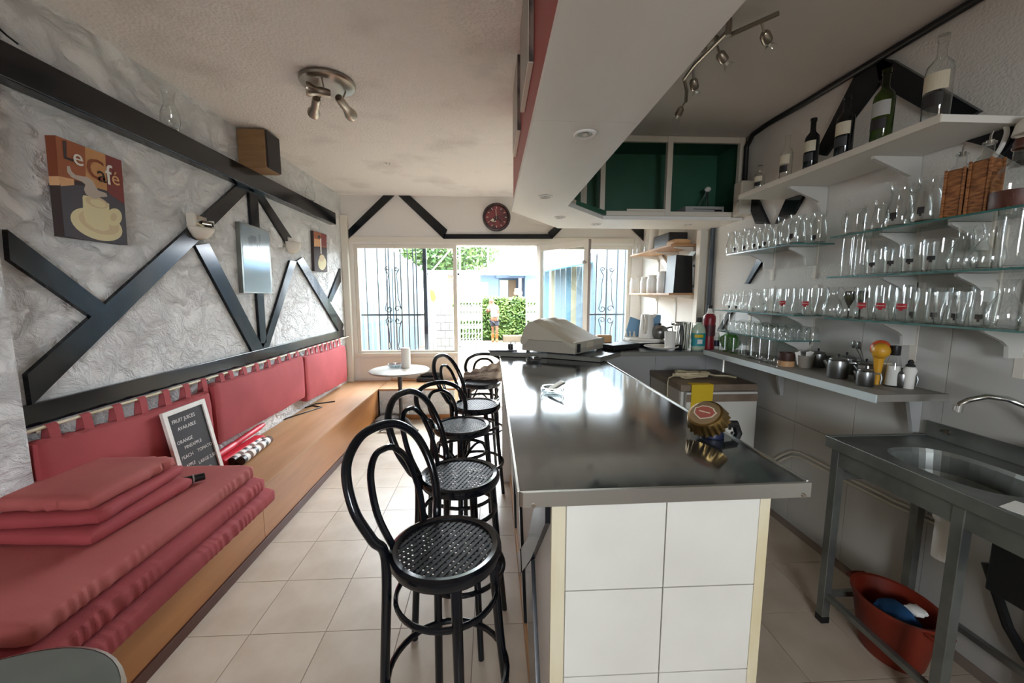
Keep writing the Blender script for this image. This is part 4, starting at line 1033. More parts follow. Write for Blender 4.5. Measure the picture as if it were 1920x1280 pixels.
# speaker and glass jugs on the ledge beam
p = W(446, 305, x=XL); y0 = p.y; zl = max(LZ, p.z)
x1 = W(497, 275, y=y0).x; z1 = W(446, 240, y=y0).z; y1 = W(514, 275, x=x1).y
spk = thing('loudspeaker', ((XL + x1) / 2, y0 + .06, LZ), 'wooden wall loudspeaker with dark grille on the black ledge beam', 'loudspeaker')
MB().box(XL + .004, x1, y0, y0 + .20, LZ + .002, z1, .006).build('cabinet', 'speakerwood', spk)
MB().box(x1, x1 + .014, y0 + .006, y0 + .194, LZ + .008, z1 - .006, .003).build('grille_cloth', 'grille', spk)
def jug():
    h = .27
    b = MB(); b.lathe([(0, .006), (.040, 0), (.048, .01), (.062, .06), (.058, .11), (.036, .17), (.030, .20), (.040, .255), (.046, h)], 26)
    b.lathe([(0, .012), (.044, .012)], 26)
    return b.build('glass_carafe', 'glass', origin=(0, 0, 0), smooth=True)
XJ = -1.872
p = yu(318, XJ, LZ + .1); instance('jug', jug, (XJ, p, LZ + .001), 0, 'clear glass carafe on the black ledge beam before the loudspeaker', 'carafe', None, .8)
p = yu(581, XJ, LZ + .1); instance('jug', jug, (XJ, p, LZ + .001), 0, 'clear glass carafe on the black ledge beam beyond the loudspeaker', 'carafe', None, .8)
pts = [W(0, 55, x=XL + .01), W(12, 66, x=XL + .01), W(34, 83, x=XL + .03)]
tag(MB().tube([p + Vector((0, -.4, .25)) for p in pts[:1]] + pts, .004, 6).build('wall_wire', 'blackplastic'), 'thin black wire dropping to the ledge beam at the near end of the left wall', 'wire')

# ------------------------------------------------------------------ ceiling lamp with three spots
lc = W(614, 152, z=CZ)
lp = thing('ceiling_spotlight', (lc.x, lc.y, CZ - .05), 'satin nickel ceiling lamp with a round base and three spot heads', 'ceiling lamp')
T = Matrix.Translation((lc.x, lc.y, CZ))
MB().lathe([(0, -.028), (.12, -.028), (.150, -.024), (.156, -.014), (.152, 0)], 40, T).build('base_plate', 'satin', lp, smooth=True)
def spot(att, base, tip, nm='spot_head'):
    att, base, tip = Vector(att), Vector(base), Vector(tip)
    d = (tip - base); L = d.length; q = d.to_track_quat('Z', 'Y').to_matrix().to_4x4()
    m = Matrix.Translation(base) @ q
    h = MB().lathe([(0, 0), (.020, .002), (.024, .012), (.025, L * .40), (.023, L * .55), (.030, L * .72), (.038, L * .88), (.036, L), (.030, L - .004), (0, L - .012)], 22, m).build(nm, 'satin', lp, smooth=True)
    MB().cyl(att, base.lerp(tip, .25), .005).build('stem', 'satin', lp)
    MB().lathe([(0, L - .008), (.028, L - .003)], 18, m).build('lamp_glass', 'paper', h)
zc_ = CZ - .028
def at_z(u, v, z): return W(u, v, z=z)
spot(at_z(603, 145, zc_), at_z(620, 176, CZ - .085), at_z(574, 166, CZ - .085))
spot(at_z(606, 175, zc_), at_z(594, 184, CZ - .085), at_z(588, 214, CZ - .125))
spot(at_z(648, 172, zc_), at_z(634, 182, CZ - .085), at_z(660, 218, CZ - .120))

# ------------------------------------------------------------------ chrome track light over the service side
zt = CZ - .075
P = [at_z(u, v, zt) for u, v in ((1460, 25), (1368, 66), (1304, 120), (1283, 148), (1286, 190))]
P2 = at_z(1366, 58, zt)
tr = thing('track_light', (P[2].x, P[2].y, zt), 'chrome track light with four bulbs over the service side of the bar', 'track light')
MB().tube([P[0], P[1]], .010, 8).build('track_bar', 'satin', tr, smooth=True)
MB().tube([P2, P[2], P[3]], .010, 8).build('track_bar', 'satin', tr, smooth=True)
MB().tube([P[3], P[3].lerp(P[4], .5) + Vector((0.01, 0, 0)), P[4]], .010, 8).build('track_bar', 'satin', tr, smooth=True)
MB().cyl(P2 + Vector((0, 0, -.02)), P2 + Vector((0, 0, .05)), .012).build('joint', 'satin', tr, smooth=True)
m_ = P[2].lerp(P2, .35)
MB().lathe([(0, -.01), (.045, -.008), (.055, .012), (.055, .02)], 24, Matrix.Translation((m_.x, m_.y, CZ - .04))).cyl((m_.x, m_.y, CZ - .05), (m_.x, m_.y, zt), .006).build('ceiling_cup', 'satin', tr, smooth=True)
for (u0, v0), (u1, v1), (u2, v2), dz in (((1427, 40), (1433, 62), (1444, 88), .07), ((1345, 86), (1349, 100), (1362, 118), .07), ((1300, 128), (1300, 150), (1304, 172), .085), ((1285, 190), (1277, 203), (1270, 219), .06)):
    a = at_z(u0, v0, zt); b_ = at_z(u1, v1, zt - dz * .5); c = at_z(u2, v2, zt - dz)
    d = (c - b_).normalized(); L = .062
    q = Matrix.Translation(b_) @ d.to_track_quat('Z', 'Y').to_matrix().to_4x4()
    h = MB().lathe([(0, -.006), (.014, -.004), (.021, .006), (.022, .04), (.018, .048), (0, .048)], 18, q).build('lamp_head', 'satin', tr, smooth=True)
    MB().cyl(a, b_, .005).build('stem', 'satin', tr)
    MB().lathe([(.009, .048), (.012, .056), (.026, .082), (.028, .084)], 18, q).build('bulb_reflector', 'glass', h, smooth=True)
    MB().lathe([(0, .05), (.007, .052), (.006, .068), (0, .07)], 10, q).build('bulb', 'paper', h, smooth=True)

# pictures on the red side of the bulkhead
for k, (ya, yc_, za, zc2, lab) in enumerate(((1.55, 1.95, 2.385, 2.76, 'pale box-framed picture on the red bulkhead side, the nearer one'), (2.2, 2.6, 2.40, 2.775, 'pale box-framed picture on the red bulkhead side, the farther one'))):
    o = thing('box_picture', (.14, (ya + yc_) / 2, za), lab, 'picture', None)
    MB().box(.137, .1575, ya, yc_, za, zc2, .002).build('frame', 'offwhite', o)
    MB().box(.139, .157, ya - .002, ya, za + .004, zc2 - .003).build('frame_side', mat('dark_frame_side', '#4a4340', .7, var=('#8d7f76', 14, (1, 1, .4), .45, .6)), o)
    MB().box(.1355, .137, ya + .015, yc_ - .015, za + .015, zc2 - .015).build('picture_sheet', 'marble', o)
# clock
cl = W(931, 407, y=YB - .02)
ck_ = thing('wall_clock', (cl.x, YB - .001, cl.z), 'round dark-framed wall clock with a red face above the door', 'clock')
m = Matrix.Translation((cl.x, YB - .001, cl.z)) @ Matrix.Rotation(math.radians(90), 4, 'X')
MB().lathe([(.145, 0), (.178, .0), (.182, .02), (.172, .04), (.155, .042), (.146, .03), (.145, .018)], 40, m).build('frame', mat('clock_frame', '#34201f', .4), ck_, smooth=True)
fc = MB().lathe([(0, .018), (.147, .018)], 40, m).build('dial', mat('clock_dial', '#7a2f33', .5, var=('#4c2a2c', 12, (1, 1, 1), .45, .6)), ck_)
for k in range(12):
    a = 2 * PI * k / 12
    MB().box(-.004, .004, .108, .132, .018, .0195, m=m @ Matrix.Rotation(-a, 4, 'Z')).build('hour_mark', 'label', fc)
MB().prism([m @ Vector((x, y, .0185)) for x, y in ((-.05, -.015), (.0, -.055), (-.03, -.06), (-.085, -.045))], Vector((0, -.001, 0))).build('print', 'label', fc)
for a, L, w in ((4.0, .085, .006), (2.6, .06, .008), (0.1, .10, .003)):
    MB().box(-w, w, -.02, L, .021, .023, m=m @ Matrix.Rotation(a, 4, 'Z')).build('clock_hand', 'print' if L < .1 else 'label', ck_)
# ------------------------------------------------------------------ bottle shelf on the right wall
BSZ = 2.22
sh = thing('bottle_shelf', (1.86, 2.1, BSZ - .03), 'white board shelf of bottles high on the right wall', 'shelf')
sy0, sy1 = 1.495, 2.73
MB().box(1.69, XR - .008, sy0, sy1, BSZ - .028, BSZ, .002).build('shelf_board', 'white', sh)
MB().box(1.684, 1.69, sy0, sy1, BSZ - .030, BSZ + .001, .001).build('edge_band', 'offwhite', sh)
def bracket(par, y, z, L, h, w=.018, m='bracketgrey', rail=True, zlo=None):
    b = MB(); b.prism([(XR - .004, y, z), (XR - L, y, z), (XR - L, y, z - .012), (XR - .05, y, z - h * .55), (XR - .03, y, z - h), (XR - .004, y, z - h)], Vector((0, w, 0)))
    b.build('bracket', m, par)
for u, v in ((1715, 290), (1543, 352)):
    y = yu(u, XR - .02, 2.0); bracket(sh, y, BSZ - .029, .24, .16)
def rails(par, ys, z0, z1):
    for y in ys: MB().box(XR - .012, XR, y - .014, y + .014, z0, z1, .002).build('slotted_rail', 'white', par)
# glass shelves
def gshelf(z, y0, y1, lab, us):
    s = thing('glass_shelf', (1.9, (y0 + y1) / 2, z - .008), lab, 'shelf', None)
    MB().box(1.775, XR - .014, y0, y1, z - .0075, z).build('glass_plate', 'glassshelf', s)
    MB().box(1.7738, 1.7752, y0, y1, z - .0078, z + .0002).build('front_edge', 'shelfedge', s)
    MB().box(1.775, XR - .014, y0 - .0014, y0, z - .0078, z + .0002).build('end_edge', 'shelfedge', s)
    for u in us:
        y = yu(u, XR - .03, z - .03)
        b = MB(); b.prism([(XR - .004, y, z - .009), (1.85, y, z - .009), (1.85, y, z - .02), (1.93, y, z - .055), (1.955, y, z - .075), (1.96, y, z - .12), (XR - .004, y, z - .12)], Vector((0, .014, 0)))
        b.build('bracket', 'bracketgrey', s)
        MB().box(XR - .010, XR, y - .010, y + .024, z - .20, z + .18, .002).build('slotted_rail', 'offwhite', wr)
    return s
Yn0, Yn1 = 1.05, 2.06
Yf0, Yf1 = 2.27, 2.93
ZA, ZB, ZC_, ZD = 1.847, 1.64, 1.427, 1.267
gshelf(ZA, Yn0, yu(1556, 1.775, ZA), 'top glass shelf of the nearer set, carrying two wicker bottles', (1710, 1850))
gshelf(ZB, Yn0, yu(1550, 1.775, ZB), 'middle glass shelf of the nearer set on the right wall', (1712, 1862))
gshelf(ZC_, Yn0, yu(1545, 1.775, ZC_), 'bottom glass shelf of the nearer set on the right wall', (1712, 1915))
gshelf(ZA, yu(1491, 1.775, ZA), yu(1362, 1.775, ZA), 'top glass shelf of the farther set, in front of the black battens', (1445, 1525))
gshelf(ZC_, yu(1488, 1.775, ZC_), yu(1340, 1.775, ZC_), 'middle glass shelf of the farther set, carrying a glass pitcher', (1440, 1520))
gshelf(ZD, yu(1467, 1.775, ZD), yu(1345, 1.775, ZD), 'lowest glass shelf of the farther set, full of upturned cups', (1400, 1512))

# ------------------------------------------------------------------ glassware
def gl(prof, base=None, seg=20, name='drinking_glass', bz=.008):
    def mk():
        b = MB(); b.lathe(prof, seg)
        if base: b.lathe([(0, bz), (base, bz)], seg)
        return b.build(name, 'glass', origin=(0, 0, 0), smooth=True)
    return mk
def with_badge(mk, r, z0, z1, m, w=.8, txt=False):
    def f():
        o = mk()
        c = math.radians(200)
        MB().lathe([(r, z0), (r + .0008, (z0 + z1) / 2), (r, z1)], 6, None, c - w / 2, c + w / 2).lathe([(r, z0 - .008), (r, z0)], 4, None, c - w / 5, c + w / 5).build('badge', m, o)
        MB().lathe([(r + .0012, z0 * .55 + z1 * .45), (r + .0012, z0 * .45 + z1 * .55)], 5, None, c - w / 2.6, c + w / 2.6).build('badge_band', 'label' if m == 'badge' else m, o)
        return o
    return f
WAIST = [(0, .004), (.030, .0), (.034, .012), (.036, .05), (.034, .085), (.027, .118), (.025, .135), (.028, .155), (.031, .165), (.0298, .165)]
TUMB = [(0, .004), (.029, 0), (.0315, .01), (.035, .10), (.037, .125), (.0355, .125)]
PINT = [(0, .004), (.030, 0), (.034, .01), (.043, .08), (.046, .13), (.0445, .165), (.043, .165)]
TALL = [(0, .004), (.027, 0), (.029, .01), (.031, .19), (.0298, .19)]
DECA = [(0, .004), (.034, 0), (.041, .012), (.044, .045), (.038, .075), (.022, .105), (.018, .120), (.021, .145), (.030, .160), (.0285, .160)]
BIGT = [(0, .004), (.040, 0), (.044, .012), (.050, .10), (.051, .13), (.049, .13)]
BEAK = [(0, .004), (.044, 0), (.050, .012), (.049, .06), (.040, .12), (.034, .145), (.037, .17), (.040, .18), (.0385, .18)]
MUG = [(0, .004), (.036, 0), (.039, .008), (.040, .118), (.0375, .118)]
CUP = [(.0, .084), (.016, .084), (.027, .077), (.034, .055), (.036, .03), (.034, .012), (.036, 0), (.0345, 0)]
CARAF = [(0, .004), (.042, 0), (.050, .012), (.056, .05), (.048, .095), (.026, .135), (.022, .150), (.025, .185), (.033, .205), (.0315, .205)]
def mug():
    o = gl(MUG, .037, 20, 'glass_mug')()
    MB().tube([(-.039, 0, .098), (-.058, 0, .095), (-.068, 0, .07), (-.062, 0, .038), (-.039, 0, .026)], .0065, 7).build('handle', 'glass', o, smooth=True)
    return o
def pitcher():
    o = gl([(0, .004), (.055, 0), (.064, .012), (.062, .05), (.052, .11), (.047, .14), (.054, .172), (.0525, .172)], .058, 24, 'glass_pitcher', .012)()
    MB().tube([(.0, -.049, .15), (0, -.078, .15), (0, -.092, .12), (0, -.085, .075), (0, -.060, .06)], .0075, 7).build('handle', 'glass', o, smooth=True)
    return o
STY = {'waist': gl(WAIST, .031), 'waist_d': with_badge(gl(WAIST, .031), .0365, .022, .042, 'print', .5), 'tumb': gl(TUMB, .030), 'pint': gl(PINT, .036),
       'pint_r': with_badge(gl(PINT, .036), .0455, .062, .088, 'badge', .9), 'tall': gl(TALL, .027), 'deca': gl(DECA, .036, name='small_carafe'), 'bigt': gl(BIGT, .042), 'bigt_d': with_badge(gl(BIGT, .042), .0515, .045, .062, 'print', .5),
       'beak': gl(BEAK, .046), 'beak_d': with_badge(gl(BEAK, .046), .0505, .032, .060, 'print', .45), 'mug': mug, 'cup': gl(CUP, None, 18, 'glass_cup'), 'pitcher': pitcher, 'caraf': gl(CARAF, .045, name='carafe'), 'tumb_d': with_badge(gl(TUMB, .030), .0355, .02, .036, 'print', .5)}
def put(sty, u, x, z, lab, group, cat='glass', s=1.0, rz=0):
    y = yu(u, x, z + .05)
    return instance(sty, STY[sty], (x, y, z + .0006), rz, lab, cat, group, s)
def row(items, x, z, shelf, rowname, group, nouns):
    """items: (style, u[, scale]) counted from the window end"""
    n = {}
    for k, it in enumerate(items):
        sty, u = it[0], it[1]; s = it[2] if len(it) > 2 else 1.0
        what = nouns.get(sty, 'clear glass')
        cat = 'mug' if sty == 'mug' else 'carafe' if sty in ('deca', 'caraf') else 'pitcher' if sty == 'pitcher' else 'cup' if sty == 'cup' else 'glass'
        put(sty, u, x, z, '%s, %s from the window, %s row, %s' % (what, ORD[k], rowname, shelf), group, cat, s)
NO = {'waist': 'waisted clear glass', 'waist_d': 'waisted clear glass with dark mark', 'tumb': 'small clear tumbler', 'tumb_d': 'small tumbler with dark mark', 'pint': 'clear pint glass', 'pint_r': 'pint glass with red badge', 'tall': 'tall straight glass',
      'deca': 'small narrow-necked carafe', 'bigt': 'wide clear tumbler', 'bigt_d': 'wide tumbler with dark mark', 'beak': 'wide waisted glass', 'beak_d': 'wide waisted glass with dark print', 'mug': 'glass beer mug', 'cup': 'upturned glass cup', 'pitcher': 'glass pitcher', 'caraf': 'rounded glass carafe'}
XF_, XK = 1.822, 1.935
row([('waist', 1371), ('waist_d', 1384), ('waist_d', 1402), ('waist_d', 1421), ('waist_d', 1441), ('waist', 1467, 1.1), ('beak_d', 1493, .96)], XF_, ZA, 'top far shelf', 'front', 'glasses on the top far shelf', NO)
row([('waist', 1392), ('waist', 1410), ('waist_d', 1431), ('waist', 1452), ('beak', 1478), ('waist', 1508, 1.1), ('waist_d', 1535, 1.1)], XK, ZA, 'top far shelf', 'back', 'glasses on the top far shelf', NO)
row([('mug', 1603), ('mug', 1641, 1.05), ('beak_d', 1686), ('beak_d', 1738, 1.0)], XF_, ZA, 'top near shelf', 'front', 'glasses on the top near shelf', NO)
row([('waist', 1650), ('beak', 1722)], XK, ZA, 'top near shelf', 'back', 'glasses on the top near shelf', NO)
row([('tall', 1590), ('tall', 1609), ('bigt_d', 1645, .9), ('bigt_d', 1680, .92), ('bigt_d', 1716, .95), ('bigt_d', 1757, 1.0), ('caraf', 1805, .82), ('caraf', 1853, .82), ('tall', 1900, 1.12)], XF_, ZB, 'middle near shelf', 'front', 'glasses on the middle near shelf', NO)
row([('tall', 1615), ('mug', 1655), ('mug', 1690), ('bigt', 1730), ('bigt', 1775), ('caraf', 1835, .8)], XK, ZB, 'middle near shelf', 'back', 'glasses on the middle near shelf', NO)
row([('deca', 1560), ('deca', 1588), ('pint_r', 1623, .92), ('pint_r', 1659, .92), ('pint_r', 1698, .92), ('bigt', 1741, 1.0), ('bigt', 1781, 1.0), ('bigt', 1826, 1.02), ('caraf', 1881, .85)], XF_, ZC_, 'bottom near shelf', 'front', 'glasses on the bottom near shelf', NO)
row([('pint', 1645), ('pint', 1685), ('tumb_d', 1720, 1.2), ('tumb_d', 1760, 1.2), ('tumb_d', 1800, 1.2), ('tumb_d', 1845, 1.2)], XK, ZC_, 'bottom near shelf', 'back', 'glasses on the bottom near shelf', NO)
row([('waist', 1362, .86), ('waist_d', 1373, .86), ('waist_d', 1386, .86), ('pitcher', 1420, .9), ('pint_r', 1474, .92), ('pint_r', 1517, .92)], XF_, ZC_, 'middle far shelf', 'front', 'glasses on the middle far shelf', NO)
row([('waist', 1380, .86), ('waist', 1398, .86), ('pint', 1443, .95), ('pint', 1460, .95), ('pint', 1500, .95), ('pint', 1535, .95)], XK, ZC_, 'middle far shelf', 'back', 'glasses on the middle far shelf', NO)
cu = [1377 + 10.5 * k for k in range(10)]
row([('tumb', 1358), ('tumb', 1368)] + [('cup', u) for u in cu], XF_, ZD, 'lowest far shelf', 'front', 'cups on the lowest far shelf', NO)
row([('cup', 1392 + 14.5 * k) for k in range(10)], XK + .01, ZD, 'lowest far shelf', 'back', 'cups on the lowest far shelf', NO)
row([('tumb', 1360, .9), ('tumb', 1376, .9), ('tall', 1392, .78), ('tumb_d', 1410, 1.15), ('tumb', 1426, 1.15), ('tumb', 1443, 1.2)], 1.80, RZ, 'wall counter', 'back', 'glasses on the wall counter', NO)
row([('cup', 1424, .6), ('cup', 1434, .6), ('cup', 1446, .6), ('cup', 1457, .6)], 1.74, RZ, 'wall counter', 'front', 'glasses on the wall counter', {'cup': 'little upturned glass'})
# dark wine bottles lying behind the carafes
def bottle(h, r, m, lab_m=None, neck=.014):
    def f():
        b = MB(); b.lathe([(0, .004), (r * .9, 0), (r, .006), (r, h * .60), (r * .92, h * .66), (neck * 1.2, h * .74), (neck, h * .78), (neck, h * .93), (neck * 1.2, h * .94), (neck * 1.2, h), (0, h)], 22)
        o = b.build('bottle', m, origin=(0, 0, 0), smooth=True)
        if lab_m:
            a = math.radians(205)
            MB().lathe([(r + .0008, h * .36), (r + .0008, h * .56)], 12, None, a - 1.4, a + 1.0).build('bottle_label', lab_m, o)
            MB().lathe([(r + .0012, h * .18), (r + .0012, h * .33)], 10, None, a - 1.1, a + .7).build('bottle_print', 'print' if m != 'bottle' else mat('faint_print', '#3b3b3d', .5), o)
        return o
    return f
def bput(key, mk, u, x, z, lab, cat='bottle', group='bottles on the white shelf', s=1.0, rz=0):
    y = yu(u, x, z + .1); return instance(key, mk, (x, y, z + .0006), rz, lab, cat, group, s)
BX_ = 1.755
bput('small_clear', bottle(.16, .030, 'glass', 'label'), 1425, BX_, BSZ, 'small clear bottle at the window end of the white shelf')
bput('clear', bottle(.30, .037, 'glass', 'label'), 1474, BX_, BSZ, 'clear bottle with a pale label beside the small clear bottle on the white shelf', s=.86)
bput('wine', bottle(.30, .037, 'bottle', 'label'), 1521, BX_, BSZ, 'first dark wine bottle after the clear bottles on the white shelf', s=.92)
bput('wine', bottle(.30, .037, 'bottle', 'label'), 1583, BX_, BSZ, 'second dark wine bottle, in front of the black batten on the white shelf')
bput('greenb', bottle(.31, .038, 'greenbottle', 'panelgrey'), 1654, BX_, BSZ, 'green glass wine bottle on the white shelf', s=1.02)
bput('clearbig', bottle(.33, .042, 'glass', 'label', .015), 1757, BX_ + .01, BSZ, 'tall clear bottle with cream label at the near end of the white shelf', s=1.0)
# two wicker-covered oil bottles and the squat flask
def wick():
    o = thing('wicker_bottle', (0, 0, 0), '', 'bottle')
    MB().box(-.029, .029, -.029, .029, 0, .185, .011, seg=3).build('wicker_cover', 'wicker', o, smooth=True)
    for sx in (-1, 1):
        for sy in (-1, 1): MB().tube([(sx * .028, sy * .028, z) for z in (0.0, .06, .12, .185)], .005, 6).build('wicker_edge', 'wicker', o)
    MB().lathe([(.027, .185), (.026, .192), (.0145, .205), (.0140, .235), (.018, .237), (.018, .244), (0, .244)], 18).build('bottle_neck', 'glass', o, smooth=True)
    MB().cyl((0, 0, .234), (0, 0, .250), .011).tube([(0, 0, .248), (0, 0, .265), (.006, 0, .28)], .0035, 6).build('pourer', 'chrome', o, smooth=True)
    return o
y = yu(1793, 1.815, 1.9); instance('wick', wick, (1.815, y, ZA + .0006), .2, 'wicker-covered oil bottle with pourer, between the glasses and its twin', 'bottle', 'wicker bottles', .98)
y = yu(1842, 1.83, 1.9); instance('wick', wick, (1.83, y, ZA + .0006), .1, 'wicker-covered oil bottle with pourer, right beside the squat flask', 'bottle', 'wicker bottles', 1.05)
y = yu(1905, 1.85, 1.9)
fk = thing('squat_flask', (1.85, y, ZA), 'squat clear flask with a brown leather base on the top near glass shelf', 'flask')
T = Matrix.Translation((1.85, y, ZA + .0006))
MB().lathe([(0, 0), (.060, 0), (.064, .008), (.064, .062), (0, .062)], 26, T).build('leather_base', 'amber', fk, smooth=True)
MB().lathe([(.063, .062), (.064, .10), (.055, .135), (.030, .16), (.020, .165), (.020, .20), (.026, .205), (.026, .212)], 26, T).build('flask_glass', 'glass', fk, smooth=True)
MB().lathe([(.022, .205), (.024, .225), (.020, .24), (0, .24)], 18, T).build('stopper', 'amber', fk, smooth=True)
# dark bottle ends seen between the carafes on the bottom near shelf
for k, u in enumerate((1592, 1613)):
    y = yu(u, 1.90, 1.5)
    instance('dark_cone', lambda: MB().lathe([(0, .003), (.020, .0), (.020, .004), (.004, .008), (.004, .055), (.018, .085), (.028, .115), (.026, .135), (0, .14)], 18).build('dark_vase', mat('olive_brown', '#2c2418', .5, var=('#4a4a1e', 20, (1, 1, 1), .45, .6)), origin=(0, 0, 0), smooth=True), (1.90, y, ZC_ + .0006), 0, ('first' if k == 0 else 'second') + ' dark pointed holder behind the narrow-necked carafes on the bottom near shelf', 'holder', 'dark pointed holders')
# white flex hanging from under the bottle shelf
pts = [W(1880, 225, x=XR - .03), W(1888, 245, x=XR - .04), W(1880, 270, x=XR - .04), W(1866, 292, x=XR - .03), W(1850, 300, x=XR - .02)]
tag(MB().tube(smooth_path(pts, 5), .008, 8).build('white_flex', 'white', smooth=True), 'white flex curving down the right wall beneath the end of the bottle shelf', 'cable')
p = W(1945, 232, x=XR - .06)
tag(MB().lathe([(0, .05), (.025, .045), (.05, .01), (.058, -.03), (.05, -.03)], 20, Matrix.Translation(p)).build('lamp_shade', 'offwhite', smooth=True), 'pale bell-shaped lamp at the near end of the bottle shelf', 'lamp')

# ------------------------------------------------------------------ small things on the wall counter
def cput(name, u, v, lab, cat, group=None): 
    p = W(u, v, z=RZ); return p
p = W(1482, 688, z=RZ)
o = thing('wooden_pot', (p.x, p.y + .03, RZ), 'brown pot with a pale wooden lower half on the wall counter', 'pot')
T = Matrix.Translation((p.x, p.y + .04, RZ + .0006))
MB().lathe([(0, 0), (.045, 0), (.046, .034), (0, .034)], 22, T).build('wooden_base', 'palewood', o, smooth=True)
MB().lathe([(.043, .034), (.045, .04), (.045, .082), (.040, .084), (.040, .06), (0, .06)], 22, T).build('pot_body', mat('dark_brown', '#42291f', .5), o, smooth=True)
p = W(1515, 692, z=RZ)
o = thing('sugar_pot', (p.x + .02, p.y + .04, RZ), 'white pot holding paper sachets on the wall counter', 'pot')
T = Matrix.Translation((p.x + .02, p.y + .05, RZ + .0006))
MB().lathe([(0, 0), (.034, 0), (.038, .01), (.044, .075), (.041, .075), (.036, .012), (0, .008)], 22, T).build('pot_body', 'marble', o, smooth=True)
for k, (a, c) in enumerate(((-.02, .01), (.01, -.01), (.025, .012))): MB().box(-.016, .016, -.002, .002, .02, .098, m=T @ Matrix.Translation((a, c, 0)) @ Matrix.Rotation(.25 * (k - 1), 4, 'Y')).build('sachet', 'paper', o)
def teapot():
    o = thing('teapot', (0, 0, 0), '', 'teapot')
    MB().lathe([(0, 0), (.037, 0), (.041, .006), (.041, .070), (.039, .082), (.034, .086), (0, .086)], 26).build('pot_body', 'teapot', o, smooth=True)
    MB().lathe([(.036, .086), (.032, .093), (.010, .098), (0, .098)], 22).build('lid', 'teapot', o, smooth=True)
    MB().cyl((0, 0, .097), (0, 0, .105), .004).sphere((0, 0, .108), .006, 8).build('lid_knob', 'blackplastic', o, smooth=True)
    MB().tube([(.038, 0, .074), (.062, 0, .076), (.068, 0, .055), (.064, 0, .018)], .0055, 7).build('handle', 'teapot', o, smooth=True)
    MB().cyl((-.036, 0, .055), (-.052, 0, .078), .010, .006).build('spout', 'teapot', o, smooth=True)
    return o
for u, v, s, rz, dx, lab in ((1552, 692, 1.0, -.5, .06, 'steel teapot farthest from the sink, against the wall'), (1570, 708, 1.12, -.75, 0, 'large steel teapot at the front edge of the wall counter'), (1602, 705, 1.05, -.5, .07, 'steel teapot in the middle against the wall'),
        (1622, 718, 1.0, -.4, .05, 'steel teapot behind the low milk pot'), (1622, 722, .85, -.9, -.01, 'low steel milk pot at the front edge near the orange ball'), (1690, 728, .80, -.9, .03, 'steel milk pot at the near end of the wall counter'), (1722, 728, .82, -.5, .08, 'last steel pot at the near end, by the wall')):
    p = W(u, v, z=RZ); 
    p = Vector((p.x + dx, yu(u, p.x + dx, RZ + .03), RZ))
    instance('teapot', teapot, (min(p.x, XR - .06), p.y, RZ + .0006), rz, lab, 'pot', 'steel pots on the wall counter', s)
def atx(u, x): return (x, yu(u, x, RZ + .08), RZ + .0006)
q = atx(1625, 1.93)
o = thing('spoon_jar', q, 'small jar of spoons behind the steel pots', 'jar')
T = Matrix.Translation(q)
MB().lathe([(0, .004), (.024, 0), (.026, .09), (.024, .09)], 18, T).build('jar_body', 'satin', o, smooth=True)
for a in (.25, .5): MB().tube([T @ Vector((0, 0, .03)), T @ Vector((-.01, a * .06, .12)), T @ Vector((-.02, a * .10, .16))], .003, 6).sphere(T @ Vector((-.024, a * .12, .175)), .014, 8, (.5, 1, 1.5)).build('spoon', 'darksteel', o, smooth=True)
q = atx(1646, 1.88); T = Matrix.Translation(q)
o = thing('maraca', q, 'orange and yellow ball-headed rattle standing among the steel pots', 'rattle')
MB().sphere(T @ Vector((.015, .012, .175)), .040, 16, (1, 1, 1.05)).build('orange_ball', 'orange', o, smooth=True)
MB().sphere(T @ Vector((-.012, -.018, .168)), .036, 16, (1, 1, 1.05)).lathe([(.012, 0), (.014, .06), (.020, .12), (.028, .15)], 14, T).build('yellow_ball', 'mustard', o, smooth=True)
q = atx(1675, 1.92); T = Matrix.Translation(q)
o = thing('glass_shaker', q, 'tall clear shaker with a black lid beside the orange ball', 'shaker')
MB().lathe([(0, .004), (.030, 0), (.034, .01), (.026, .12), (.020, .14), (.018, .15)], 18, T).build('shaker_glass', 'glass', o, smooth=True)
MB().lathe([(0, .006), (.028, .006), (.024, .10), (0, .10)], 18, T).build('white_filling', 'paper', o, smooth=True)
MB().lathe([(.019, .150), (.020, .152), (.020, .195), (0, .197)], 18, T).build('lid', 'blackplastic', o, smooth=True)
q = atx(1706, 1.95); T = Matrix.Translation(q)
o = thing('pepper_mill', q, 'small white cruet with a dark top near the end of the wall counter', 'shaker')
MB().lathe([(0, 0), (.020, 0), (.020, .06), (.026, .085), (.020, .10), (.012, .105)], 18, T).build('cruet_body', 'paper', o, smooth=True)
MB().lathe([(.016, .10), (.018, .108), (.010, .118), (.012, .125), (.006, .135), (0, .135)], 16, T).build('dark_top', 'print', o, smooth=True)
q = atx(1660, 1.94); T = Matrix.Translation(q)
tag(MB().lathe([(0, .004), (.026, 0), (.028, .09), (.024, .10), (.024, .105), (0, .105)], 18, T).build('preserve_jar', 'label', smooth=True), 'cloudy jar between the orange ball and the tall shaker', 'jar')
# green cloth in a glass and spray can at the window end
q = atx(1366, 1.90); tag(MB().cushion(q[0] - .06, q[0] + .05, q[1] - .10, q[1] + .04, RZ + .001, RZ + .125, .05, (8, 8, 4), .01, .01, 51).build('green_cloth', mat('leaf_green', '#4f8a38', .7), smooth=True), 'green cloth bundled under the lowest far glass shelf', 'cloth')

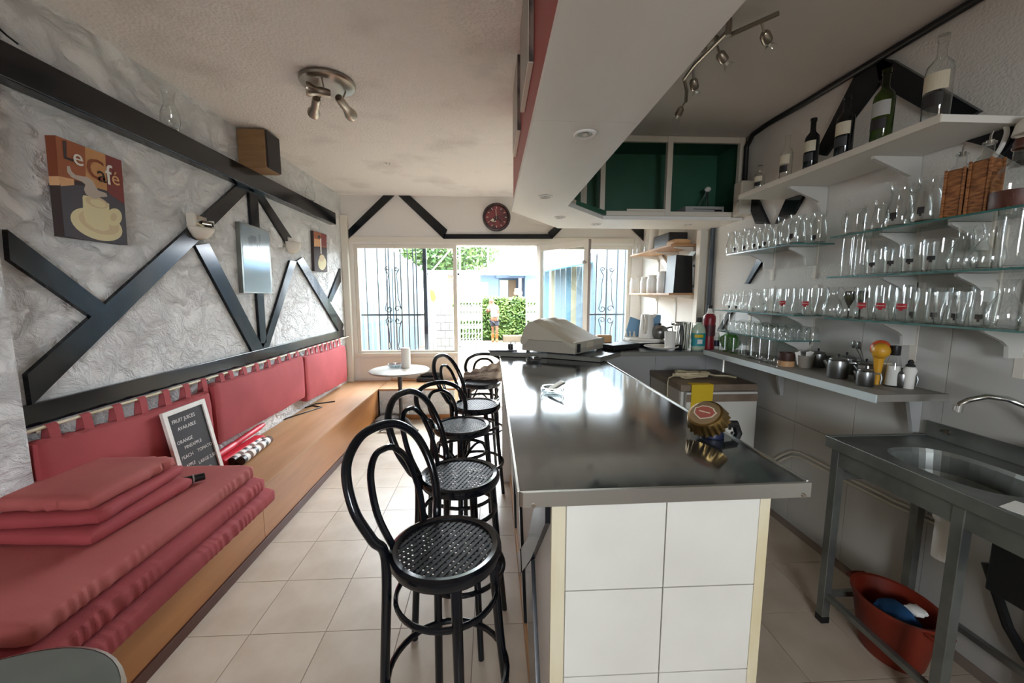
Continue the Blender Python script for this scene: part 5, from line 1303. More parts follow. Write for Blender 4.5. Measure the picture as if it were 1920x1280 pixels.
# ------------------------------------------------------------------ wooden corner shelves on the right wall by the window
def wshelf(z, lab, uy):
    s = thing('wood_shelf', (1.88, 4.3, z - .02), lab, 'shelf')
    MB().box(1.715, XR - .006, 3.80, 4.28, z - .020, z, .002).build('shelf_board', 'benchtop', s)
    MB().box(1.715, XR - .006, 4.283, 4.93, z - .020, z, .002).build('shelf_board', 'palewood', s)
    for y in (3.86, 4.30, 4.80):
        MB().prism([(XR - .003, y, z - .021), (1.78, y, z - .021), (1.78, y, z - .030), (XR - .025, y, z - .065), (XR - .012, y, z - .10), (XR - .003, y, z - .10)], Vector((0, .018, 0))).build('bracket', 'offwhite', s)
        MB().box(XR - .010, XR, y - .012, y + .03, z - .40, z + .10).build('slotted_rail', 'bracketgrey', s)
    return s
WZ1, WZ2 = W(1262, 457, y=3.80).z, W(1262, 549, y=3.80).z
wshelf(WZ1, 'upper pale wood shelf on the right wall by the window', 0); wshelf(WZ2, 'lower pale wood shelf of glass jars on the right wall by the window', 0)
for pts in ([(1230, 474), (1238, 474), (1262, 514), (1256, 520)], [(1304, 462), (1312, 462), (1268, 522), (1260, 514)], [(1256, 512), (1263, 512), (1263, 545), (1257, 545)]): batten(wr, pts, m='white', n=(1, 0, 0), x=XR - .024)  # glare on these battens is put into their colour as white
def jar():
    b = MB(); b.lathe([(0, .004), (.042, 0), (.047, .01), (.047, .12), (.038, .14), (.038, .155), (.040, .16), (.037, .16)], 22)
    o = b.build('glass_jar', mat('frosted_jar', '#e6e9e8', .25, trans=0, spec=.6), origin=(0, 0, 0), smooth=True)
    MB().lathe([(.040, .150), (.041, .165), (0, .168)], 20).build('jar_lid', 'white', o, smooth=True)
    return o
for k, (u, x, s) in enumerate(((1189, 1.79, 1.15), (1209, 1.82, 1.15), (1222, 1.80, 1.2), (1243, 1.81, 1.35))):
    instance('jar', jar, (x, yu(u, x, WZ2 + .05), WZ2 + .0006), 0, 'pale glass jar, %s from the window on the lower wood shelf' % ORD[k], 'jar', 'jars on the lower wood shelf', s)
yb_ = yu(1292, 1.86, WZ2 + .1)
bo = thing('coffee_machine', (1.87, 3.95, WZ2), 'tall black appliance standing on the near end of the lower wood shelf', 'appliance')
MB().prism([(1.785, 3.86, WZ2 + .001), (XR - .05, 3.86, WZ2 + .001), (XR - .07, 3.86, WZ2 + .36), (1.80, 3.86, WZ2 + .37)], Vector((0, .2, 0))).build('case', 'blackplastic', bo)
MB().tube([(XR - .055, 3.87, WZ2 + .27), (XR - .03, 3.86, WZ2 + .25), (XR - .03, 3.86, WZ2 + .08), (XR - .05, 3.87, WZ2 + .06)], .012, 7).build('side_handle', 'darksteel', bo, smooth=True)
for k, u in enumerate((1191, 1199, 1213)):
    bput('decanter_small', bottle(.20, .030, 'glass', None, .012), u, 1.79, WZ1, 'slender clear bottle, %s from the window on the upper wood shelf' % ORD[k], group='slender bottles on the upper wood shelf')
y = yu(1225, 1.84, WZ1)
tag(MB().cyl((1.82, y, WZ1 + .001), (1.86, y + .02, WZ1 + .30), .045, seg=18).build('paper_roll', 'paper', smooth=True), 'white paper roll leaning on the upper wood shelf', 'roll')
tag(MB().box(1.80, XR - .03, 4.05, 4.42, WZ1 + .001, WZ1 + .15, .01).build('black_box', 'blackplastic'), 'black box on the upper wood shelf under the bulkhead', 'box')
tag(MB().cushion(1.76, 1.93, 3.83, 4.02, WZ1 + .001, WZ1 + .05, .02, (8, 8, 3), .008, .01, 61).build('paper_bag', 'palewood', smooth=True), 'crumpled brown paper bag on the near end of the upper wood shelf', 'bag')

# ------------------------------------------------------------------ things on the back counter
def kp(u, y): # point on the counter at column u and depth y
    x = W(u, 620, y=y).x
    return Vector((x, y, KZ))
C0 = Vector((.605, 2.845, KZ + .001)); Ld = Vector((-.37, .235, 0)); Rd = Vector((.30, .33, 0)); Ll, Rl = Ld.length, Rd.length
Lh, Rh = Ld.normalized(), Rd.normalized()
rg = thing('cash_register', (.6, 3.1, KZ), 'beige cash register under a creased dust cover at the far end of the bar', 'cash register')
def rp(l, r, z): return C0 + Lh * l + Rh * r + Vector((0, 0, z))
MB().prism([rp(0, 0, .012), rp(Ll, 0, .012), rp(Ll, Rl, .012), rp(0, Rl, .012)], Vector((0, 0, .085))).build('drawer_case', 'beigeplastic', rg)
b = MB(); prof = [(-.006, .05), (-.006, .098), (.02, .106), (.10, .135), (.20, .185), (.29, .235), (.335, .255), (.375, .25), (.41, .215), (.43, .16), (Ll + .008, .10), (Ll + .008, .07)]
nR = 12; gr = []
rnd = random.Random(9)
for i, (l, z) in enumerate(prof):
    rw = []
    for j in range(nR + 1):
        t = j / nR; e = min(t, 1 - t)
        zz = z - (.018 * (1 - min(1, e * 7)) if z > .1 else 0) + .005 * math.sin(i * 2.1 + t * 13) * (1 if z > .11 else 0)
        rw.append(b.bm.verts.new(rp(l, -.008 + t * (Rl + .016), zz)))
    gr.append(rw)
for i in range(len(prof) - 1):
    for j in range(nR): b.bm.faces.new((gr[i][j], gr[i + 1][j], gr[i + 1][j + 1], gr[i][j + 1]))
for j in (0, nR):
    base = [b.bm.verts.new(rp(l, (-.008 if j == 0 else Rl + .008), .06 + .04 * (k % 2) * 0 + (.0 if l < .05 or l > .4 else .04))) for k, (l, z) in enumerate(prof)]
    for i in range(len(prof) - 1): b.bm.faces.new((gr[i][j], gr[i + 1][j], base[i + 1], base[i]))
bmesh.ops.recalc_face_normals(b.bm, faces=b.bm.faces[:])
b.build('dust_cover', 'dustcover', rg, smooth=True)
MB().prism([rp(-.008, .012, .02), rp(-.008, .06, .02), rp(-.008, .06, .085), rp(-.008, .012, .085)], -Lh * .002).build('keyhole_plate', 'blackplastic', rg)
MB().prism([rp(-.008, .16, .045), rp(-.008, .26, .045), rp(-.008, .26, .085), rp(-.008, .16, .085)], -Lh * .002).build('sticker', 'label', rg)
for l, r in ((.02, .02), (Ll - .04, .02), (.02, Rl - .04), (Ll - .04, Rl - .04)): MB().cyl(rp(l, r, 0), rp(l, r, .013), .015).build('foot', 'blackplastic', rg)
# drip tray at the corner with a small opener stand
p = W(958, 664, z=KZ)
tag(MB().box(-.03, .20, 3.105, 3.30, KZ + .0006, KZ + .010, .003).build('black_tray', 'blackplastic'), 'flat black tray at the outer far corner of the bar', 'tray')
o = thing('corkscrew_stand', (.15, 3.2, KZ + .01), 'small dark metal gadget on the black tray at the bar corner', 'gadget')
MB().cyl((.15, 3.2, KZ + .0105), (.15, 3.2, KZ + .05), .022).build('base', 'darkiron', o, smooth=True)
MB().tube([(.15, 3.2, KZ + .05), (.158, 3.2, KZ + .07), (.185, 3.2, KZ + .065), (.19, 3.2, KZ + .045)], .006, 6).build('lever', 'satin', o, smooth=True)
p = W(1122, 640, y=3.32)
tag(MB().box(.90, 1.03, 3.34, 3.42, KZ + .001, KZ + .10, .012).build('wooden_box', 'palewood'), 'small orange-brown box behind the cash register', 'box')
tag(MB().box(-.15, .15, -.09, .09, KZ + .001, KZ + .045, .006, m=Matrix.Translation((1.05, 3.22, 0)) @ Matrix.Rotation(.5, 4, 'Z')).build('black_folder', 'blackplastic'), 'thick black folder beside the cash register', 'folder')
o = tag(MB().box(-.18, .18, -.12, .12, KZ + .001, KZ + .028, .006, m=Matrix.Translation((1.34, 3.47, 0)) @ Matrix.Rotation(.15, 4, 'Z')).build('serving_tray', 'blackplastic'), 'black tray underneath the white boards on the back counter', 'tray')
for k, (x, y, rz, w, d, lab) in enumerate(((1.36, 3.45, .2, .16, .11, 'lower white board on the black tray'), (1.35, 3.46, -.1, .15, .10, 'upper white board under the kettle'))):
    tag(MB().box(-w, w, -d, d, KZ + .030 + .017 * k, KZ + .045 + .017 * k, .003, m=Matrix.Translation((x, y, 0)) @ Matrix.Rotation(rz, 4, 'Z')).build('white_board', 'paper'), lab, 'board', 'white boards on the back counter')
q = (1.40, 3.20)
pt = thing('plate', (q[0], q[1], KZ), 'stack of round white plates at the front of the back counter', 'plates')
pt['label'] = 'thick round white plate at the front of the back counter'; pt['category'] = 'plate'
T = Matrix.Translation((q[0], q[1], KZ + .0006))
MB().lathe([(0, .0), (.10, .0), (.135, .018), (.138, .022), (.134, .024), (.10, .008), (0, .006)], 36, T).build('dish', 'paper', pt, smooth=True)
KT = KZ + .063
kq = Vector((1.37, 3.45, KT)); T = Matrix.Translation(kq)
kt = thing('kettle', kq, 'white jug kettle on the white boards of the back counter', 'kettle')
MB().lathe([(0, .0), (.062, 0), (.066, .01), (.060, .10), (.052, .19), (.046, .205), (0, .212)], 26, T).build('kettle_body', 'white', kt, smooth=True)
MB().tube([T @ Vector(v) for v in ((-.03, -.045, .195), (-.045, -.085, .20), (-.045, -.105, .16), (-.045, -.10, .09), (-.035, -.058, .05))], .013, 8).build('handle', 'offwhite', kt, smooth=True)
MB().cyl(T @ Vector((.04, .01, .18)), T @ Vector((.085, .02, .20)), .02, .012).build('spout', 'white', kt, smooth=True)
q = Vector((1.468, 3.40, KT + .0006)); T = Matrix.Translation(q)
o = thing('steel_teapot', q, 'round steel teapot beside the white kettle', 'teapot')
MB().lathe([(0, 0), (.045, 0), (.068, .03), (.072, .065), (.055, .10), (.03, .112), (0, .116)], 26, T).build('pot_body', 'teapot', o, smooth=True)
MB().tube([T @ Vector(v) for v in ((.065, 0, .09), (.11, 0, .10), (.118, 0, .06), (.07, 0, .035))], .008, 7).build('handle', 'blackplastic', o, smooth=True)
MB().lathe([(0, .112), (.012, .118), (.014, .13), (0, .136)], 12, T).build('lid_knob', 'blackplastic', o, smooth=True)
q = kp(1203, 3.56)
o = tag(MB().box(-.10, .10, -.008, .008, 0, .22, .006, m=Matrix.Translation((1.30, 3.56, KZ + .01)) @ Matrix.Rotation(-.28, 4, 'X') @ Matrix.Rotation(.35, 4, 'Y')).build('blue_plate', 'paleblue'), 'pale blue tray leaning behind the kettle', 'tray')
tag(MB().box(1.44, 1.55, 3.57, 3.60, KZ + .001, KZ + .26, .006).build('blue_carton', 'paleblue'), 'tall pale blue carton standing behind the steel teapot', 'carton')
for k, (u, y) in enumerate(((1174, 3.55), (1181, 3.58), (1189, 3.55))):
    q = kp(u, y); instance('phial', lambda: MB().lathe([(0, 0), (.014, 0), (.015, .07), (.008, .085), (.008, .11), (0, .112)], 14).build('small_bottle', 'offwhite', origin=(0, 0, 0), smooth=True), (q.x, q.y, KZ + .0006), 0, 'little cream bottle, %s from the window in front of the grille' % ORD[k], 'bottle', 'little bottles on the back counter')
q = kp(1257, 3.12); o = tag(MB().lathe([(0, .004), (.036, 0), (.04, .01), (.044, .13), (.046, .15), (.043, .15), (.036, .02), (0, .014)], 22, Matrix.Translation((q.x, q.y, KZ + .0006))).build('white_beaker', 'white', smooth=True), 'white beaker at the front edge of the back counter', 'beaker')
q = kp(1271, 3.18); o = thing('juicer', q, 'chrome and black juicer behind the white beaker', 'juicer')
MB().box(q.x - .02, q.x + .09, q.y, q.y + .10, KZ + .001, KZ + .03, .006).box(q.x + .055, q.x + .09, q.y + .02, q.y + .08, KZ + .03, KZ + .22, .006).build('stand', 'blackplastic', o)
MB().cyl((q.x + .02, q.y + .05, KZ + .03), (q.x + .035, q.y + .05, KZ + .19), .012).box(q.x - .02, q.x + .09, q.y + .01, q.y + .09, KZ + .19, KZ + .22, .008).build('press_arm', 'chrome', o, smooth=True)
q = kp(1289, 3.14); T = Matrix.Translation((q.x, q.y, KZ + .0006))
o = thing('straw_glass', q, 'clear glass full of green-white straws on the back counter', 'glass')
MB().lathe([(0, .004), (.042, 0), (.045, .01), (.048, .15), (.046, .15)], 22, T).build('holder_glass', 'glass', o, smooth=True)
rnd = random.Random(8)
for k in range(22):
    a, r0 = rnd.uniform(0, 6.28), rnd.uniform(0, .03); a2 = a + rnd.uniform(-.5, .5)
    MB().cyl(T @ Vector((r0 * math.cos(a), r0 * math.sin(a), .006)), T @ Vector((.042 * math.cos(a2) * rnd.random(), .042 * math.sin(a2) * rnd.random(), .20 + .03 * rnd.random())), .003, seg=6).build('straw', ('paper', 'hedge', 'paper')[k % 3], o)
q = kp(1310, 3.14); T = Matrix.Translation((q.x, q.y, KZ + .0006)) @ Matrix.Diagonal((1.1, .75, 1, 1))
o = thing('soap_bottle', q, 'clear washing-up bottle with a teal label on the back counter', 'bottle')
MB().lathe([(0, .0), (.048, 0), (.052, .01), (.052, .13), (.050, .16), (.040, .19), (.018, .215), (.016, .225)], 26, T).build('bottle_body', mat('pale_soap', '#b9c9b0', .25), o, smooth=True)
MB().lathe([(.0528, .03), (.0528, .135)], 20, T, math.radians(180), math.radians(350)).build('bottle_label', 'teal', o, smooth=True)
MB().lathe([(.0536, .10), (.0536, .125)], 12, T, math.radians(220), math.radians(290)).build('label_flash', 'yellow', o, smooth=True)
MB().lathe([(.0536, .05), (.0536, .085)], 8, T, math.radians(245), math.radians(285)).build('label_mark', 'paper', o, smooth=True)
MB().lathe([(.018, .222), (.020, .226), (.018, .26), (0, .262)], 16, T).build('cap', 'print', o, smooth=True)
q = kp(1329, 3.16); T = Matrix.Translation((q.x, q.y, KZ + .0006))
o = thing('syrup_bottle', q, 'tall crimson syrup bottle with a clear shoulder at the corner of the back counter', 'bottle')
MB().lathe([(0, .0), (.046, 0), (.048, .01), (.040, .09), (.044, .17), (.048, .24), (.046, .27), (.02, .30)], 26, T).build('bottle_body', 'crimson', o, smooth=True)
MB().lathe([(.0475, .11), (.0485, .20)], 20, T, math.radians(190), math.radians(330)).build('bottle_label', mat('wine_label', '#4a1a24', .5), o, smooth=True)
MB().lathe([(.030, .287), (.020, .305), (.016, .33), (.014, .335)], 18, T).build('shoulder', 'paper', o, smooth=True)
MB().lathe([(.016, .332), (.017, .358), (0, .36)], 16, T).build('cap', 'print', o, smooth=True)
q = kp(1344, 3.19); T = Matrix.Translation((min(q.x, 1.9), q.y, KZ + .0006))
o = thing('spray_can', q, 'small white and blue can beside the crimson bottle', 'can')
MB().lathe([(0, 0), (.026, 0), (.026, .11), (0, .11)], 18, T).build('can_body', 'white', o, smooth=True)
MB().lathe([(.0265, .02), (.0265, .07)], 18, T).build('can_label', 'navy', o, smooth=True)
MB().lathe([(.022, .11), (.022, .135), (0, .137)], 16, T).build('cap', 'white', o, smooth=True)

# ------------------------------------------------------------------ giant bottle-cap beer tap on the bar edge
base = W(1335, 818, z=BZ); base = Vector((min(base.x, .785), base.y, BZ + .001))
cp = thing('bottle_cap_tap', base, 'oversized gold bottle-cap emblem tilted on a navy tap at the bar edge', 'beer tap')
MB().lathe([(0, 0), (.036, 0), (.038, .006), (.030, .03), (.028, .05), (0, .05)], 24, Matrix.Translation(base)).build('tap_base', 'navy', cp, smooth=True)
axis = Vector((-.52, -.30, .80)).normalized()
cc_ = W(1324, 780, y=base.y + .0)
q = axis.to_track_quat('Z', 'Y').to_matrix().to_4x4()
m = Matrix.Translation(cc_ - axis * .012) @ q
b = MB(); NT = 21; seg = NT * 6; rings = []
for r, z, amp in ((.050, .030, 0), (.057, .027, 0), (.060, .020, .0), (.063, .006, .002), (.066, -.010, .0035), (.068, -.015, .004)):
    rings.append([b.bm.verts.new(m @ Vector(((r + amp * math.cos(NT * 2 * PI * i / seg)) * math.cos(2 * PI * i / seg), (r + amp * math.cos(NT * 2 * PI * i / seg)) * math.sin(2 * PI * i / seg), z))) for i in range(seg)])
for A_, B_ in zip(rings, rings[1:]):
    for i in range(seg): b.bm.faces.new((A_[i], A_[(i + 1) % seg], B_[(i + 1) % seg], B_[i]))
bmesh.ops.recalc_face_normals(b.bm, faces=b.bm.faces[:])
b.build('cap_skirt', 'brass', cp, smooth=True)
fc = MB().lathe([(0, .0312), (.048, .0312), (.052, .029)], 40, m).build('cap_face', 'capface', cp, smooth=True)
# the emblem: a red heraldic patch with a pale outline
up_ = (Vector((0, 0, 1)) - axis * axis.z).normalized(); rt_ = up_.cross(axis).normalized()
def em(s, d): return [cc_ - axis * .012 + axis * (.0316 + d) + rt_ * x * s + up_ * y * s for x, y in ((-.040, .010), (-.030, .016), (-.022, .026), (0, .030), (.022, .026), (.030, .016), (.040, .010), (.034, -.012), (.020, -.022), (0, -.032), (-.020, -.022), (-.034, -.012))]
MB().prism(em(1.0, 0), axis * .0006).build('emblem_outline', 'label', fc); MB().prism(em(.86, .0006), axis * .0006).build('emblem', mat('faded_red', '#a4584c', .5), fc)
MB().prism([cc_ - axis * .012 + axis * .0330 + rt_ * x + up_ * y for x, y in ((-.020, .003), (.020, .003), (.020, -.001), (-.020, -.001))], axis * .0004).build('emblem_band', 'label', fc)
bot = cc_ - axis * .012
MB().lathe([(0, -.060), (.034, -.060), (.045, -.035), (.056, -.012), (0, -.010)], 28, m).build('tap_head', 'navy', cp, smooth=True)
hp = W(1378, 805, y=base.y + .02)
MB().tube([bot - axis * .03 + Vector((.05, 0, 0)), hp + Vector((0, 0, .02)), hp + Vector((.012, 0, -.012)), hp + Vector((-.002, 0, -.045))], .014, 8).build('tap_handle', 'blackplastic', cp, smooth=True)
# ------------------------------------------------------------------ outside: terrace, fences, gate, hedge, house, person
gd = struct(MB().box(-14, 14, YB + .13, 34, -.12, -.012).box(-14, 14, -14, YR - .13, -.12, -.012).build('ground', 'ground', origin=(0, 10, -.12)))
rnd = random.Random(21); pm = None
for j in range(14):
    for i in range(9):
        y = 5.50 + j * .52; x = -2.2 + i * .50 + (.25 if j % 2 else 0)
        w, d = .485, .505
        if pm is None: o = MB().box(-w / 2, w / 2, -d / 2, d / 2, 0, .02, .006, seg=1).build('paving_stone', 'paving', origin=(0, 0, 0)); pm = o.data
        else: o = bpy.data.objects.new('paving_stone', pm); COL.objects.link(o)
        o.parent = gd; o.location = Vector((x + w / 2, y + d / 2, -.014 + rnd.uniform(-.002, .004))) - gd.location
GZ = .006
MB().box(DX0, DX1, YB - .02, YB + .12, 0, .012).build('door_sill', 'offwhite', wb)
def fence(name, x, y0, y1, h, mats, lab, w=.14, slope=0):
    f = thing(name, (x, (y0 + y1) / 2, GZ), lab, 'fence')
    n = int((y1 - y0) / w)
    for i in range(n):
        a = y0 + i * w; hh = h + slope * i / n
        MB().box(x - .012, x + .012, a + .004, a + w - .004, GZ, hh, .003, seg=1).build('fence_board', mats[i % len(mats)], f)
    for z in (.4, h - .3): MB().box(x - .03 if x < 0 else x + .012, x - .012 if x < 0 else x + .03, y0, y1, z, z + .06).build('fence_rail', mats[0], f)
    return f
fence('board_fence', -2.15, 5.75, 12.2, 2.6, ['fence_dim', 'fenceblue_dim', 'fence_dim', 'cream_dim', 'fenceblue_dim'], 'tall pale blue and cream board fence along the left side of the terrace', slope=-.25)
fence('board_fence', 2.35, 5.75, 12.6, 2.55, ['fenceblue_dim', 'fence_dim', 'fence_dim', 'bluehouse'], 'tall pale blue board fence along the right side of the terrace', slope=-.25)
f3 = thing('board_fence', (1.75, 10.2, GZ), 'pale board fence with a blue canopy seen through the open door glass', 'fence')
for i in range(8):
    x = 1.20 + i * .14
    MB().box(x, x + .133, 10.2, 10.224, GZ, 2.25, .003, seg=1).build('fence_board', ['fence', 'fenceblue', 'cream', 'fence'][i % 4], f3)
MB().prism([(1.15, 10.15, 2.27), (2.31, 10.15, 2.50), (2.31, 9.2, 2.26), (1.25, 9.2, 2.06)], Vector((0, 0, .03))).build('canopy', 'bluetrim', f3)
# white painted brick pier with a wire grid and a yellow tag
pb = W(838, 648, z=0)
bp_ = thing('brick_pier', (pb.x, 8.2, GZ), 'low white brick wall seen through the window beside the door post', 'wall')
bx0, bx1 = W(818, 600, y=8.2).x, W(850, 600, y=8.2).x
for r in range(8):
    nB = 2
    for i in range(nB + (r % 2)):
        wdt = (bx1 - bx0) / nB; a = bx0 + i * wdt - (wdt / 2 if r % 2 else 0)
        a0, a1 = max(bx0, a), min(bx1, a + wdt)
        if a1 - a0 < .02: continue
        MB().box(a0 + .004, a1 - .004, 8.2, 8.3, GZ + r * .16, GZ + r * .16 + .152, .004, seg=1).build('brick', 'brickwhite', bp_)
MB().box(bx0 + .006, bx1 - .006, 8.21, 8.29, GZ, GZ + 1.27).build('mortar', 'mortar', bp_)
gx0, gx1 = W(803, 540, y=8.5).x, W(852, 540, y=8.5).x
wg = thing('wire_panel', ((gx0 + gx1) / 2, 8.5, GZ), 'grey wire grid panel behind the white brick wall', 'wire panel')
for k in range(8):
    x = gx0 + (gx1 - gx0) * k / 7; MB().cyl((x, 8.5, GZ), (x, 8.5, 2.05), .006, seg=6).build('wire', 'grillegrey', wg)
for k in range(13):
    z = .2 + 1.8 * k / 12; MB().cyl((gx0, 8.5, z), (gx1, 8.5, z), .006, seg=6).build('wire', 'grillegrey', wg)
a, c = W(805, 542, y=8.47), W(818, 567, y=8.47)
tag(MB().prism([(a.x, 8.47, a.z), (c.x - .03, 8.47, a.z - .04), (c.x, 8.47, c.z + .08), (c.x - .05, 8.47, c.z), (a.x + .02, 8.47, c.z + .05)], Vector((0, .01, 0))).build('yellow_sign', 'yellow'), 'torn yellow sign hung on the wire grid panel', 'sign')
# folding lattice gate, two leaves
GY = 11.6
def gate(u0, u1, v0, lab):
    x0, x1 = W(u0, 600, y=GY).x, W(u1, 600, y=GY).x; zt = W(u0, v0, y=GY).z
    g = thing('lattice_gate', ((x0 + x1) / 2, GY, GZ), lab, 'gate')
    n = max(3, int((x1 - x0) / .085))
    for k in range(n + 1):
        x = x0 + (x1 - x0) * k / n; MB().box(x - .016, x + .016, GY - .015, GY + .015, GZ + .05, zt, .003, seg=1).build('upright', 'gatewhite', g)
    for z, h in ((.10, .10), (.55, .08), (.78, .20), (1.05, .14), (1.30, .16), (zt - .10, .10)): MB().box(x0 - .02, x1 + .02, GY - .02, GY + .02, z, z + h, .003, seg=1).build('cross_rail', 'gatewhite', g)
    for k in range(n):
        xa, xb_ = x0 + (x1 - x0) * k / n, x0 + (x1 - x0) * (k + 1) / n
        for z in (.25, .40, .66, 1.0, 1.22): MB().cyl((xa, GY - .02, z - .04), (xb_, GY - .02, z + .05), .009, seg=5).build('lattice_link', 'gatewhite', g)
    return g
gate(862, 903, 537, 'white folding lattice gate on the left of the garden opening')
gate(987, 1006, 537, 'white folding lattice gate on the right of the garden opening')
# white pergola frame over the gate
pg = thing('pergola_frame', (.2, GY + .1, GZ), 'white metal frame with posts and rails above the lattice gates', 'pergola')
zt = W(930, 512, y=GY + .1).z; z2 = W(930, 462, y=GY + .1).z
for u in (862, 915, 955, 966, 977, 997): 
    x = W(u, 490, y=GY + .1).x; MB().box(x - .025, x + .025, GY + .08, GY + .13, zt, z2 + .3, .004, seg=1).build('upper_post', 'gatewhite', pg)
xa, xb_ = W(800, 500, y=GY + .1).x, W(1066, 500, y=GY + .1).x
for z, h in ((zt - .06, .14), (z2 - .02, .06)): MB().box(xa, xb_, GY + .07, GY + .14, z, z + h, .004, seg=1).build('cross_beam', 'gatewhite', pg)
for u in (800, 859, 1008, 1064):
    x = W(u, 490, y=GY + .1).x; MB().box(x - .04, x + .04, GY + .07, GY + .14, GZ, zt, .004, seg=1).build('post', 'gatewhite', pg)
a = W(805, 500, y=GY); c = W(850, 478, y=GY); MB().cyl((a.x, GY + .1, zt), (c.x, GY + .1, z2), .02).build('brace', 'gatewhite', pg)
# hedge
rnd = random.Random(4)
def leaves(name, boxes, n, size, m, lab, cat, par=None):
    b = MB(); tot = sum((q[1] - q[0]) * (q[3] - q[2]) * (q[5] - q[4]) for q in boxes)
    for q in boxes:
        k = int(n * (q[1] - q[0]) * (q[3] - q[2]) * (q[5] - q[4]) / tot)
        for _ in range(k):
            p = Vector((rnd.uniform(q[0], q[1]), rnd.uniform(q[2], q[3]), rnd.uniform(q[4], q[5])))
            d = Vector((rnd.gauss(0, 1), rnd.gauss(0, 1), rnd.gauss(0, 1))).normalized(); e = d.orthogonal().normalized(); s = size * rnd.uniform(.6, 1.3)
            b.poly([p - d * s, p + e * s * .45, p + d * s, p - e * s * .45])
    o = b.build(name, m, par)
    return o
HY = 13.3
hx0, hx1 = W(850, 600, y=HY).x, W(1012, 600, y=HY).x
zt = W(950, 557, y=HY).z
hd_ = thing('hedge', ((hx0 + hx1) / 2, HY + .4, 0), 'clipped leafy green hedge beyond the lattice gates', 'hedge')
o = leaves('foliage', [(hx0, hx1, HY, HY + .35, .12, zt)], 9000, .075, 'hedge', '', '', hd_); o['kind'] = 'stuff'
MB().box(hx0 + .1, hx1 - .1, HY + .2, HY + .7, .0, zt - .06).build('hedge_core', mat('hedge_core', '#3d5a28', .9), hd_)
kerb = thing('stone_trough', (1.2, HY - .3, 0), 'low pale stone block in front of the hedge', 'stone')
a, c = W(943, 640, y=HY - .3).x, W(1000, 640, y=HY - .3).x
MB().box(a, c, HY - .45, HY - .1, -.012, .20, .02).build('stone_block', 'paving', kerb); kerb['category'] = 'stone'
# tree behind the frame
TY_ = 17.5
tc_ = W(870, 480, y=TY_)
tr_ = thing('garden_tree', (tc_.x, TY_, 0), 'leafy green tree behind the white frame', 'tree')
b = MB()
for _ in range(5200):
    d = Vector((rnd.gauss(0, 1), rnd.gauss(0, 1), rnd.gauss(0, 1))).normalized() * rnd.uniform(.55, 1.0)
    p = Vector((tc_.x - .6 + d.x * 2.2, TY_ + d.y * 1.5, 3.6 + d.z * 1.25)); e = Vector((rnd.gauss(0, 1), rnd.gauss(0, 1), rnd.gauss(0, 1))).normalized(); f = e.orthogonal().normalized(); s = rnd.uniform(.07, .16)
    b.poly([p - e * s, p + f * s * .5, p + e * s, p - f * s * .5])
o = b.build('foliage', 'leaf', tr_); o['kind'] = 'stuff'
MB().cyl((tc_.x - .6, TY_, -.012), (tc_.x - .6, TY_, 3.4), .16, .10).build('trunk', 'bark', tr_, smooth=True)
# pale blue house with awning, door and porch
HYY = 20.5
def hx(u): return W(u, 520, y=HYY).x
def hz(v): return W(950, v, y=HYY).z
hs = thing('garden_house', (hx(985), HYY, 0), 'pale blue house with an open porch behind the hedge', 'building')
MB().box(hx(900), hx(935), HYY, HYY + .3, -.012, hz(505)).box(hx(935), hx(1120), HYY + 1.6, HYY + 1.8, -.012, hz(505)).box(hx(984), hx(1120), HYY - .2, HYY + .1, -.012, hz(505)).build('wall', 'bluehouse', hs)
MB().box(hx(898), hx(1125), HYY - .5, HYY + 1.9, hz(507), hz(498)).build('roof_edge', 'panelgrey', hs)
MB().prism([(hx(905), HYY - .5, hz(498)), (hx(1125), HYY - .5, hz(498)), (hx(1125), HYY + 2.5, hz(462)), (hx(905), HYY + 2.5, hz(462))], Vector((0, 0, .06))).build('roof', 'bluehouse', hs)
MB().prism([(hx(955), HYY - .25, hz(511)), (hx(987), HYY - .25, hz(511)), (hx(987), HYY - .9, hz(518)), (hx(955), HYY - .9, hz(518))], Vector((0, 0, .05))).build('awning', 'bluetrim', hs)
MB().box(hx(938), hx(955), HYY + 1.5, HYY + 1.6, 0, hz(523)).build('door', mat('pale_green_door', '#c3d3a6', .6), hs)
MB().box(hx(956), hx(971), HYY + 1.5, HYY + 1.58, 0, hz(523)).build('door', 'beigehouse', hs)
MB().box(hx(972), hx(978), HYY - .1, HYY + .0, 0, hz(520)).build('porch_post', mat('brown_post', '#6d625d', .7), hs)
MB().box(hx(930), hx(984), HYY - .12, HYY - .02, hz(521), hz(516)).build('lintel', 'bluehouse', hs)
ba = W(908, 545, y=HYY - 1)
tag(MB().box(hx(903), hx(915), HYY - 1.1, HYY - 1.0, -.012, hz(530)).build('red_and_white_banner', mat('banner', '#e4dcd8', .7, var=('#a84a4a', 3, (1, 1, 1), .5, .55))), 'small red and white banner beside the pale blue house', 'banner')
ch = W(972, 560, y=HYY - 1)
tag(MB().box(hx(962), hx(976), HYY - 1.3, HYY - .8, hz(553), hz(546), .05).box(hx(963), hx(975), HYY - .85, HYY - .78, hz(553), hz(541), .03).build('porch_chair', mat('terracotta_chair', '#b4674c', .7)), 'terracotta porch chair in front of the pale blue house', 'chair')

